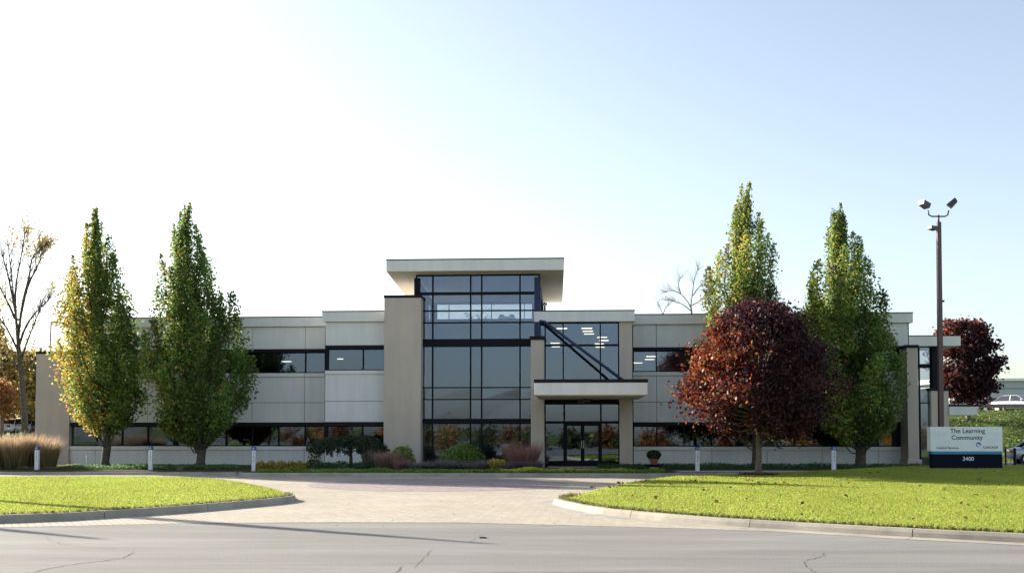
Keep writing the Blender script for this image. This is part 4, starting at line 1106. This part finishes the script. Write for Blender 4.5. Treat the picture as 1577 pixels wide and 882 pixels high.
# mass of tall autumn grasses at the left
for i, (px, Y, w, h) in enumerate([(-12, 47.6, 1.6, 1.55), (6, 48.2, 1.7, 1.55), (24, 47.7, 1.6, 1.5), (41, 48.3, 1.6, 1.6), (57, 48.6, 1.5, 1.5), (73, 48.0, 1.3, 1.4)]):
    tuft('ornamental_grass', ['tall pink plumed grass clump cut by the left edge', 'tall pink plumed grass clump, second from the left edge', 'tall pink plumed grass clump just left of the first white post', 'tall pink plumed grass clump behind the first white post', 'tall pink plumed grass clump right of the first white post', 'shorter pink plumed grass clump at the right end before the end pier'][i],
        px, Y, w, h, [(.14, .16, .05), (.09, .12, .04), (.20, .16, .07)], [(.44, .27, .19), (.50, .33, .24), (.30, .24, .11)], 2300, 70+i, lean=.5, wid=.011, group='tall grasses before the left end pier')
leafy_bush('hedge', 'dark green clipped hedge behind the tall grasses', 18, 62, 5.2, 1.75, [(.02, .06, .03), (.04, .09, .04)], [1, 1], n=4500, leaf=.16, seed=90, d=1.6, z=0)
leafy_bush('hedge', 'lower dark green hedge touching the left end pier', 62, 63, 3.0, 1.2, [(.02, .055, .03), (.035, .08, .04)], [1, 1], n=2200, leaf=.16, seed=91, d=1.6, z=0)

# ---------------------------------------------------------------- posts, urn, sign, lamps
def post_thing(label, px, Y=None, zt=None, first=None):
    b = ony(px, 720, Y); b.z = .15
    if first is None:
        T = thing('marker_post', label, 'post', b, 0, 'white marker posts along the kerb')
        boxo('shaft', -.085, .085, -.085, .085, 0, .92, M_white, T, bevel=.015)
        boxo('cap', -.09, .09, -.09, .09, .922, 1.08, M_blue, T, bevel=.03)
        m = MB(); rr_ = random.Random(4)
        z = .88
        while z > .42:
            l = rr_.uniform(.02, .035)
            for dx in (-.018, .004, .02):
                if rr_.random() < .75: m.box(dx, dx+.010, -.088, -.0851, z-l, z)
            z -= l + .012
        m.build('lettering', M_black, T)
        m = MB(); m.add([(.03*math.cos(t), -.0925, 1.0+.03*math.sin(t)) for t in np.linspace(0, 2*math.pi, 10, endpoint=False)], [tuple(range(10))]); m.build('emblem', M_white, T)
        return T
    c = copy_tree(first); c.location = b; c['label'] = label
    return c
p1 = post_thing('leftmost white post with blue cap before the tall pink grasses', 57, 47.0)
post_thing('white post with blue cap between the two left pyramidal trees', 232, 47.0, first=p1)
post_thing('white post with blue cap at the left end of the golden clumps', 391, 45.9, first=p1)
post_thing('white post with blue cap between the planter and the purple maple', 1074, 46.2, first=p1)
post_thing('rightmost white post with blue cap left of the broad green tree trunk', 1284, 46.2, first=p1)
b = ony(134, 710, 50.2); pv = thing('vent_pipe', 'short white pipe standing before the left wing base wall', 'pipe', (b.x, b.y, .15))
m = MB(); m.cyl(0, 0, 0, .50, .045, n=10); m.build('pipe', M_white, pv); m = MB(); m.cyl(0, 0, .501, .56, .06, .05, n=10); m.build('cap', M_white, pv)
b = ony(278, 722, 47.4); pv = thing('utility_box', 'tiny flat pale utility lid before the second left tree', 'utility lid', (b.x, b.y, .16))
boxo('lid', -.16, .16, -.12, .12, .08, .12, M_walk, pv, bevel=.01); boxo('collar', -.13, .13, -.1, .1, 0, .079, M_conc, pv)
# urn planter
b = ony(1007, 710, 47.2)
ut = thing('planter', 'terracotta urn with a round dark green plant on a low stand', 'planter', (b.x, b.y, .30))
m = MB(); m.cyl(0, 0, -.16, -.001, .2, .2, 12); m.build('stand', M_conc, ut)
m = MB()
prof = [(.10, .10), (.16, .13), (.13, .17), (.18, .22), (.24, .36), (.26, .38)]
for (r0, z0_), (r1, z1_) in zip(prof, prof[1:]): m.cyl(0, 0, z0_, z1_, r0, r1, 18)
m.build('urn', M_terra, ut)
m = MB(); m.cyl(0, 0, 0, .05, .22, .22, 18); m.cyl(0, 0, .051, .10, .36, .42, 18); m.build('stand', M_cap, ut)
rng = np.random.default_rng(8); v_ = rng.normal(size=(1800, 3)); v_ /= np.linalg.norm(v_, axis=1)[:, None]
link('foliage', leaves_mesh('foliage', v_*(rng.uniform(.6, 1, 1800)**.4)[:, None]*[.33, .33, .22]+[0, 0, .54], .06, pick([(.03, .06, .02), (.05, .08, .03)], [1, 1], 1800)), M_leaf, ut)

# sign
def text_part(name, body, size, x, y, z, mat, parent, align='CENTER', extrude=.004, bold=0.0, sx=1.0):
    cu = bpy.data.curves.new(name, 'FONT'); cu.body = body; cu.size = size; cu.align_x = align; cu.extrude = extrude; cu.offset = bold
    to = bpy.data.objects.new(name, cu); C.objects.link(to)
    bpy.context.view_layer.update()
    me = bpy.data.meshes.new_from_object(to.evaluated_get(bpy.context.evaluated_depsgraph_get()))
    bpy.data.objects.remove(to)
    me.materials.clear()
    o = link(name, me, mat, parent)
    o.location = (x, y, z); o.rotation_euler = (math.radians(90), 0, 0); o.scale = (sx, 1, 1)
    return o
SY = 43.0
sb = ony(1486, 720, SY)
SG = thing('monument_sign', 'white and navy ground sign reading The Learning Community', 'sign', (sb.x, SY, 0), 0)
sx = lambda px: ony(px, 690, SY).x - sb.x
sz = lambda py: ony(1486, py, SY).z
M_signw = paint('sign_white', (.80, .85, .87), .35); M_signb = paint('sign_blue', (.02, .22, .45), .4); M_signn = paint('sign_navy', (.003, .006, .018), .7, spec=.12)
M_ink = paint('sign_ink', (.025, .022, .06), .5); M_logo = paint('logo_blue', (.06, .18, .45), .4)
boxo('cabinet', sx(1430.5), sx(1541), -.18, .18, sz(694.5), sz(656.8), M_signw, SG, bevel=.012)
boxo('stripe', sx(1433.5), sx(1540), -.165, .165, sz(698.7), sz(694.6), M_signb, SG)
boxo('base', sx(1433.5), sx(1540.3), -.17, .17, .2, sz(698.8), M_signn, SG)
boxo('footing', sx(1414), sx(1545), -.3, .35, .1, sz(720.3), M_conc, SG, bevel=.02)
boxo('cabinet_seam', sx(1437), sx(1540), -.1815, -.1795, sz(667.6), sz(667.3), paint('seam', (.45, .5, .53), .5), SG)
text_part('lettering', 'The Learning', .255, sx(1487.5), -.183, sz(666.1), M_ink, SG, bold=.0025, sx=1.06)
text_part('lettering', 'Community', .255, sx(1486.7), -.183, sz(676.4), M_ink, SG, bold=.0025, sx=1.06)
text_part('lettering', 'Central Services', .140, sx(1439.3), -.183, sz(690.6), M_ink, SG, 'LEFT', bold=.001, sx=.99)
text_part('lettering', 'CASCADE', .140, sx(1510.3), -.183, sz(690), M_ink, SG, 'LEFT', bold=.001, sx=1.02)
text_part('lettering', 'ENGINEERING', .05, sx(1524.3), -.183, sz(691.8), M_ink, SG, 'LEFT') if False else None
text_part('street_number', '3400', .225, sx(1488), -.175, sz(708.6), M_white, SG, bold=.003, sx=1.05)
# swirl emblem: two blue crescents
m = MB(); R_ = .105; cxs, czs = sx(1504), sz(684.2)
def cres(a0, a1, r_out, off, n=14):
    vo = []; vi = []
    for k in range(n+1):
        t = a0+(a1-a0)*k/n; w = math.sin(math.pi*k/n)*off+.004
        vo.append((cxs+r_out*math.cos(t), -.184, czs+r_out*math.sin(t))); vi.append((cxs+(r_out-w)*math.cos(t), -.184, czs+(r_out-w)*math.sin(t)))
    m.add(vo+vi, [(k, k+1, n+2+k, n+1+k) for k in range(n)])
cres(-.6, 2.6, R_, .08); cres(1.9, 5.2, R_*.98, .045); cres(-.2, 2.2, R_*.45, .04)
m.build('emblem', M_logo, SG)

# flood light pole
M_headbox = paint('lamp_housing', (.045, .04, .045), .4)
LY = 46.6
lb = ony(1449.5, 700, LY)
LP = thing('floodlight_pole', 'tall brown square pole with two floodlights and a side lamp', 'lamp post', (lb.x, LY, .2))
ltop = ony(1445.3, 329, LY).z - .2
lean = ony(1445.3, 329, LY).x - lb.x
def lx(px, py): return ony(px, py, LY).x - lb.x
def lz(py): return ony(1446, py, LY).z - .2
m = MB(); r0, r1 = .105, .085
m.hexa([(-r0, -r0, -.2), (r0, -r0, -.2), (r0, r0, -.2), (-r0, r0, -.2), (lean-r1, -r1, lz(342)), (lean+r1, -r1, lz(342)), (lean+r1, r1, lz(342)), (lean-r1, r1, lz(342))])
m.build('pole', M_rust, LP)
m = MB(); m.tube([(lean, 0, lz(343)), (lean, 0, lz(331))], .045, 8)
m.tube([(lx(1429, 322), 0, lz(324)), (lx(1430.5, 331), 0, lz(331)), (lx(1435, 333), 0, lz(333.3)), (lx(1455, 333), 0, lz(333.3)), (lx(1459.5, 331), 0, lz(331)), (lx(1461, 322), 0, lz(324))], .035, 8)
m.build('bracket', M_rust, LP, smooth=True)
def flood(px, py, ang, s=1.0, flip=1):
    # housing: shallow box tilted outwards with a pale lens face
    root = MB(); root.hexa([(-.26, -.2, -.12), (.20, -.2, -.16), (.20, .2, -.16), (-.26, .2, -.12), (-.30, -.22, .10), (.24, -.18, .14), (.24, .18, .14), (-.30, .22, .10)])
    o = root.build('floodlight', M_headbox, LP)
    o.location = (lx(px, py), 0, lz(py)); o.rotation_euler = (0, ang, .4*flip); o.scale = (.84, .84, .84)
    if flip < 0: o.scale = (-.84, .84, .84)
    l = MB(); l.add([(-.305, -.2, .09), (-.265, -.18, -.11), (-.265, .18, -.11), (-.305, .2, .09)], [(0, 1, 2, 3)])
    l.build('lens', M_head, o)
    return o
flood(1424.5, 315, math.radians(22)); flood(1466, 313.5, math.radians(-42), flip=-1)
flood(1436.5, 351, math.radians(4)).scale = (.75, .75, .6)
m = MB(); m.tube([(lx(1438, 351), 0, lz(351)), (lean, 0, lz(351))], .03, 6); m.build('arm', M_rust, LP)
# second thin pole behind and lamp post at the far left
q = ony(1451.5, 640, 70)
SP = thing('lamp_post', 'thin distant pole half hidden behind the floodlight pole', 'lamp post', (q.x, 70, hill_h(q.x, 70)))
zt_ = ony(1451.5, 465, 70).z - hill_h(q.x, 70)
m = MB(); m.cyl(0, 0, 0, zt_, .13, .09, 8); m.build('pole', M_rust, SP); boxo('lamp_head', -.15, .22, -.15, .15, zt_, zt_+.12, M_cap, SP)
q = ony(76.5, 600, 84)
SP = thing('lamp_post', 'thin lamp post with one arm above the left end pier', 'lamp post', (q.x, 84, hill_h(q.x, 84)))
zt_ = ony(76.5, 496, 84).z - hill_h(q.x, 84)
m = MB(); m.cyl(0, 0, 0, zt_, .09, .06, 8); m.build('pole', M_rust, SP); boxo('lamp_head', 0, .8, -.12, .12, zt_-.06, zt_+.04, M_cap, SP)

# ---------------------------------------------------------------- cars
def car(label, loc, rz, col, group=None, suv=False, proto=None):
    T = thing('parked_car', label, 'car', loc, rz, group)
    bm_ = bmesh.new()
    hgt = 1.62 if suv else 1.42
    # side profile stations: x, z_bottom, z_belt, half width
    st_ = [(-2.25, .42, .72, .62), (-2.18, .30, .92, .78), (-1.7, .24, .98, .86), (-1.0, .22, .99, .89), (0, .22, .96, .90), (.9, .22, .95, .89), (1.3, .23, .92, .88), (1.9, .26, .82, .83), (2.2, .32, .70, .72), (2.3, .42, .58, .58)]
    rings = []
    for x, zb_, zt, hw in st_:
        cs_ = [(-hw*.9, zb_), (-hw, zb_+.15), (-hw*1.01, (zb_+zt)/2+.05), (-hw*.97, zt-.05), (-hw*.88, zt), (0, zt+.035), (hw*.88, zt), (hw*.97, zt-.05), (hw*1.01, (zb_+zt)/2+.05), (hw, zb_+.15), (hw*.9, zb_)]
        rings.append([bm_.verts.new((x, y, z)) for y, z in cs_])
    for a, b in zip(rings, rings[1:]):
        for k in range(len(a)): bm_.faces.new((a[k], a[(k+1) % len(a)], b[(k+1) % len(a)], b[k]))
    bm_.faces.new(rings[0]); bm_.faces.new(list(reversed(rings[-1])))
    bmesh.ops.recalc_face_normals(bm_, faces=bm_.faces)
    me = bpy.data.meshes.new('body'); bm_.to_mesh(me); bm_.free(); me.polygons.foreach_set('use_smooth', [True]*len(me.polygons))
    body = link('body', me, col, T); md = body.modifiers.new('s', 'SUBSURF'); md.levels = md.render_levels = 1
    rear = -1.95 if suv else -1.35
    def cab(x0, x1, x2, x3, zt, shrink, mat, nm):
        m = MB(); w0, w1 = .84-shrink, .66-shrink
        m.hexa([(x0, -w0, .93), (x3, -w0, .93), (x3, w0, .93), (x0, w0, .93), (x1, -w1, zt), (x2, -w1, zt), (x2, w1, zt), (x1, w1, zt)])
        return m.build(nm, mat, T, bevel=.04)
    cab(rear-.35, rear+.25, .30, 1.15, hgt-.05, 0, M_carglass, 'window')
    m = MB(); m.hexa([(rear+.10, -.68, hgt-.09), (.38, -.68, hgt-.09), (.38, .68, hgt-.09), (rear+.10, .68, hgt-.09), (rear+.3, -.6, hgt), (.22, -.6, hgt), (.22, .6, hgt), (rear+.3, .6, hgt)])
    m.build('roof', col, T, bevel=.03)
    for s in (-1, 1):
        for xa, xb in ((1.15, .32), (rear-.33, rear+.22), (-.25, -.28)):
            m = MB(); m.tube([(xa, s*.835, .93), (xb, s*.665, hgt-.06)], .035, 6); m.build('pillar', col, T)
    for x in (-1.42, 1.42):
        for s in (-1, 1):
            w = MB(); n = 20
            w.add([(.325*math.cos(2*math.pi*i/n), yy, .325*math.sin(2*math.pi*i/n)) for yy in (-.11, .11) for i in range(n)], [(i, (i+1) % n, n+(i+1) % n, n+i) for i in range(n)] + [tuple(range(n)), tuple(range(n, 2*n))])
            wo = w.build('wheel', M_tyre, T); wo.location = (x, s*.80, .325)
            h = MB(); h.add([(.20*math.cos(2*math.pi*i/n), s*.115, .20*math.sin(2*math.pi*i/n)) for i in range(n)], [tuple(range(n))]); h.build('rim', M_chrome, wo)
    for s in (-1, 1):
        boxo('headlight', 2.05, 2.235, s*.62-.14, s*.62+.14, .60, .73, M_head, T, bevel=.02)
        boxo('tail_light', -2.26, -2.12, s*.66-.12, s*.66+.12, .68, .86, M_red, T, bevel=.02)
        boxo('wing_mirror', .82, .98, s*.95-.07, s*.95+.07, .95, 1.08, col, T, bevel=.02)
    return T
M_silver = paint('silver_car_paint', (.42, .45, .50), .25, .35, .7)
M_redcar = paint('red_car_paint', (.30, .03, .04), .3, .1, .6)
M_whitecar = paint('white_car_paint', (.62, .63, .65), .3, 0, .6)
M_dark = paint('dark_car_paint', (.03, .035, .05), .3, .2, .7)
def on_hill(px, Y): 
    x = ony(px, 640, Y).x; return (x, Y, hill_h(x, Y)+.01)
car('silver car beside the warehouse on the upper right parking lot', on_hill(1570, 85.5), math.radians(-62), M_silver)
x = ony(1622, 700, 60).x
car('silver sedan on the lower right lot behind the sign', (x, 60.5, .0), math.radians(-12), M_silver)
car('red and white car half hidden behind the bank guard rail', on_hill(1530, 93), math.radians(10), M_redcar)
car('pale car glimpsed under the dark purple maple on the bank', on_hill(1476, 95), math.radians(170), M_whitecar)
for i, (px, cm, lb_) in enumerate([(2, M_dark, 'dark parked car at the left edge beyond the hedge'), (24, M_whitecar, 'pale parked car just left of the half bare tree trunk'), (46, M_silver, 'silver parked car just right of the half bare tree trunk'), (66, M_dark, 'parked car partly hidden behind the left end pier')]):
    car(lb_, on_hill(px, 88+.6*i), math.radians(80+6*i), cm, group='cars parked beyond the hedge')
# guard rail
GR = thing('guard_rail', 'low timber guard rail on top of the right bank', 'guard rail', on_hill(1505, 83.5))
gx0 = GR.location.x; L_ = 16
for k in range(8): boxo('post', k*2.0+.1, k*2.0+.3, -.1, .1, -.3+(hill_h(gx0+k*2, 83.5)-GR.location.z), .55, M_bark2, GR)
for k in range(4): boxo('rail', k*4.0, k*4.0+3.98, -.16, -.101, .32, .62, rough_mat('weathered_timber', (.22, .20, .17), .15, 3, 25), GR)
# two short posts on the lower lot
for px, lab in ((1563, 'dark short post just left of the lower silver sedan wheel'), (1549, 'thin short post nearer the sign before the lower silver sedan')):
    q = ony(px, 712, 54); pt = thing('bollard', lab, 'bollard', (q.x, 54, .25))
    m = MB(); m.cyl(0, 0, -.2, .72, .07 if px == 1563 else .04, n=10); m.build('shaft', M_cap, pt); m = MB(); m.cyl(0, 0, .721, .80, .09 if px == 1563 else .05, .05, 10); m.build('cap', M_cap, pt)
# warehouse
wl = ony(1480, 620, 120)
WH = thing('warehouse', 'long pale grey flat warehouse beyond the right parking lot', 'building', (wl.x, 120, 3.4))
wz = lambda py: ony(1550, py, 120).z - 3.4
M_ware = rough_mat('warehouse_siding', (.48, .49, .48), .05, .2, 10, .7, .1); M_wroof = rough_mat('warehouse_roof', (.84, .82, .76), .05, .2, 8, .7, .1)
for k in range(9): boxo('wall_panel', k*5, k*5+4.97, 0, .3, -.3, wz(598.5), M_ware, WH)
boxo('trim_band', -.02, 44.98, -.05, .32, wz(598.4), wz(597.4), M_signb, WH)
for k in range(9): boxo('wall_panel', k*5, k*5+4.97, .02, .3, wz(597.3), wz(586.5), M_ware, WH)
m = MB(); m.hexa([(-.5, -.4, wz(586.4)), (45.4, -.4, wz(586.4)), (45.4, 30, wz(586.4)), (-.5, 30, wz(586.4)), (-.5, -.3, wz(586.4)+.3), (45.4, -.3, wz(586.4)+.3), (45.4, 26, wz(572)), (-.5, 26, wz(572))]); m.build('roof', M_wroof, WH)
boxo('wall', 0, 45, .31, 30, -.3, wz(586.5)-.05, M_ware, WH)

# ---------------------------------------------------------------- trees off to the left whose long shadows cross the road
def slim(label, x, y, h, w, seed):
    global rng
    rng = np.random.default_rng(seed)
    T = thing('columnar_tree', label, 'tree', (x, y, 0))
    m = MB(); m.tube([(0, 0, -.1), (.03, 0, h*.5), (0, .02, h)], [.09, .06, .01], 6); m.build('trunk', M_bark, T)
    n = 2600; z = rng.uniform(.35, 1, n); a = rng.uniform(0, 6.28, n); q = rng.uniform(0, 1, n)**.5*w*np.sin(np.clip((z-.33)/.67, 0, 1)*3.1)
    link('crown', leaves_mesh('crown', np.c_[q*np.cos(a), q*np.sin(a), z*h], .16, pick(GREEN, [1]*4, n)), M_leaf, T)
slim('very slim columnar tree outside the left edge whose shadow streaks the road', -20.6, 31.2, 9.6, .22, 31)
slim('second slim columnar tree outside the left edge whose shadow reaches the road corner', -26.6, 31.4, 9.2, .24, 33)
slim('third slim columnar tree outside the left edge shading a streak of the left lawn', -27.5, 36.0, 7.6, .10, 35)

# ---------------------------------------------------------------- small ground details
def crack(pts, w=.012, z=.0035):
    P = [onz(px, py, 0) for px, py in pts]; rr_ = random.Random(int(pts[0][0]))
    Q = []
    for a, b in zip(P, P[1:]):
        n = max(2, int((b-a).length/.12))
        for k in range(n): Q.append(a.lerp(b, k/n) + Vector((rr_.uniform(-.025, .025), rr_.uniform(-.03, .03), 0)))
    Q.append(P[-1]); V = []; F = []
    for i, q in enumerate(Q):
        d = (Q[min(i+1, len(Q)-1)]-Q[max(i-1, 0)]).normalized(); nn = Vector((-d.y, d.x, 0))*w*.6*rr_.uniform(.4, 1.3)*(0.25 if i in (0, len(Q)-1) else 1)
        V += [(q.x+nn.x, q.y+nn.y, z), (q.x-nn.x, q.y-nn.y, z)]
    F = [(2*i, 2*i+1, 2*i+3, 2*i+2) for i in range(len(Q)-1)]
    me = bpy.data.meshes.new('road_crack'); me.from_pydata(V, [], F)
    return props(link('road_crack', me, M_crack), kind='structure')
M_crack = rough_mat('crack', (.07, .066, .06), .2, 3, 20)
crack([(44, 882), (100, 870), (190, 859), (205, 850)], .02)
crack([(67, 825), (80, 832), (105, 840)], .010); crack([(105, 840), (215, 848)], .006)
crack([(608, 882), (620, 872)], .018); crack([(665, 846), (655, 855), (640, 875), (650, 870)][0:3], .008); crack([(745, 822), (720, 836)], .006)
crack([(1266, 850), (1270, 855), (1238, 864), (1237, 868), (1255, 882)], .014); crack([(1280, 846), (1330, 838)], .005)
crack([(742, 822), (800, 818), (850, 809)], .007)
crack([(700, 880), (900, 881), (1020, 879)], .012); crack([(1030, 870), (1110, 874)], .010)
b = onz(744, 828, 0); dr = boxo('debris', b.x-.06, b.x+.06, b.y-.03, b.y+.03, .001, .02, M_cap, None, bevel=.006); props(dr, 'small dark scrap lying on the asphalt below the paving', 'debris')
# fallen leaves on the right lawn and near the kerb
rng = np.random.default_rng(99)
LPp = []
for px, py in [(890, 763), (912, 752), (940, 751), (953, 745), (962, 745), (984, 743), (994, 743), (1026, 743), (1032, 746), (1052, 738), (1068, 742), (1128, 737), (1155, 741), (1178, 745), (1202, 744), (1086, 736)]:
    p_ = onz(px, py, .19); LPp += [p_ + Vector((random.uniform(-.12, .12), random.uniform(-.2, .2), random.uniform(.03, .07))) for _ in range(5)]
for _ in range(260):
    x_, y_ = random.uniform(3, 22), random.uniform(20, 41)
    if pip(np.array([x_]), np.array([y_]), [(p.x, p.y) for p in PR])[0]: LPp.append(Vector((x_, y_, zl_right(x_, y_)+.05)))
Lp = np.array([tuple(p_) for p_ in LPp])
props(link('fallen_leaves', leaves_mesh('fallen_leaves', Lp, .11, pick([(.10, .05, .03), (.16, .08, .03), (.36, .28, .08)], [3, 2, 3], len(Lp)), 1.5), M_leaf), 'brown leaves scattered over the right lawn below the maple', 'leaves', kind='stuff')
rng = np.random.default_rng(98)
n = 420; a = rng.uniform(0, 6.28, n); r = rng.uniform(.15, .75, n); mb_ = ony(1168, 731, 40.6)
Lp = np.c_[mb_.x + r*np.cos(a)*1.1, 40.6 + r*np.sin(a), .235 + rng.uniform(0, .03, n)]
props(link('mulch_ring', leaves_mesh('mulch_ring', Lp, .09, pick([(.12, .06, .04), (.18, .09, .06)], [1, 1], n), 2), M_leaf), 'ring of reddish mulch round the purple maple trunk', 'mulch', kind='stuff')
Lp = []
for _ in range(70):
    px, py = random.uniform(430, 1000), random.uniform(771, 812)
    Lp.append(tuple(onz(px, py, .012)))
Lp = np.array(Lp)
props(link('fallen_leaves', leaves_mesh('fallen_leaves', Lp, .035, pick([(.16, .09, .05), (.25, .18, .10)], [1, 1], len(Lp)), 2), M_leaf), 'tiny dry leaves dotted over the buff paving', 'leaves', kind='stuff')
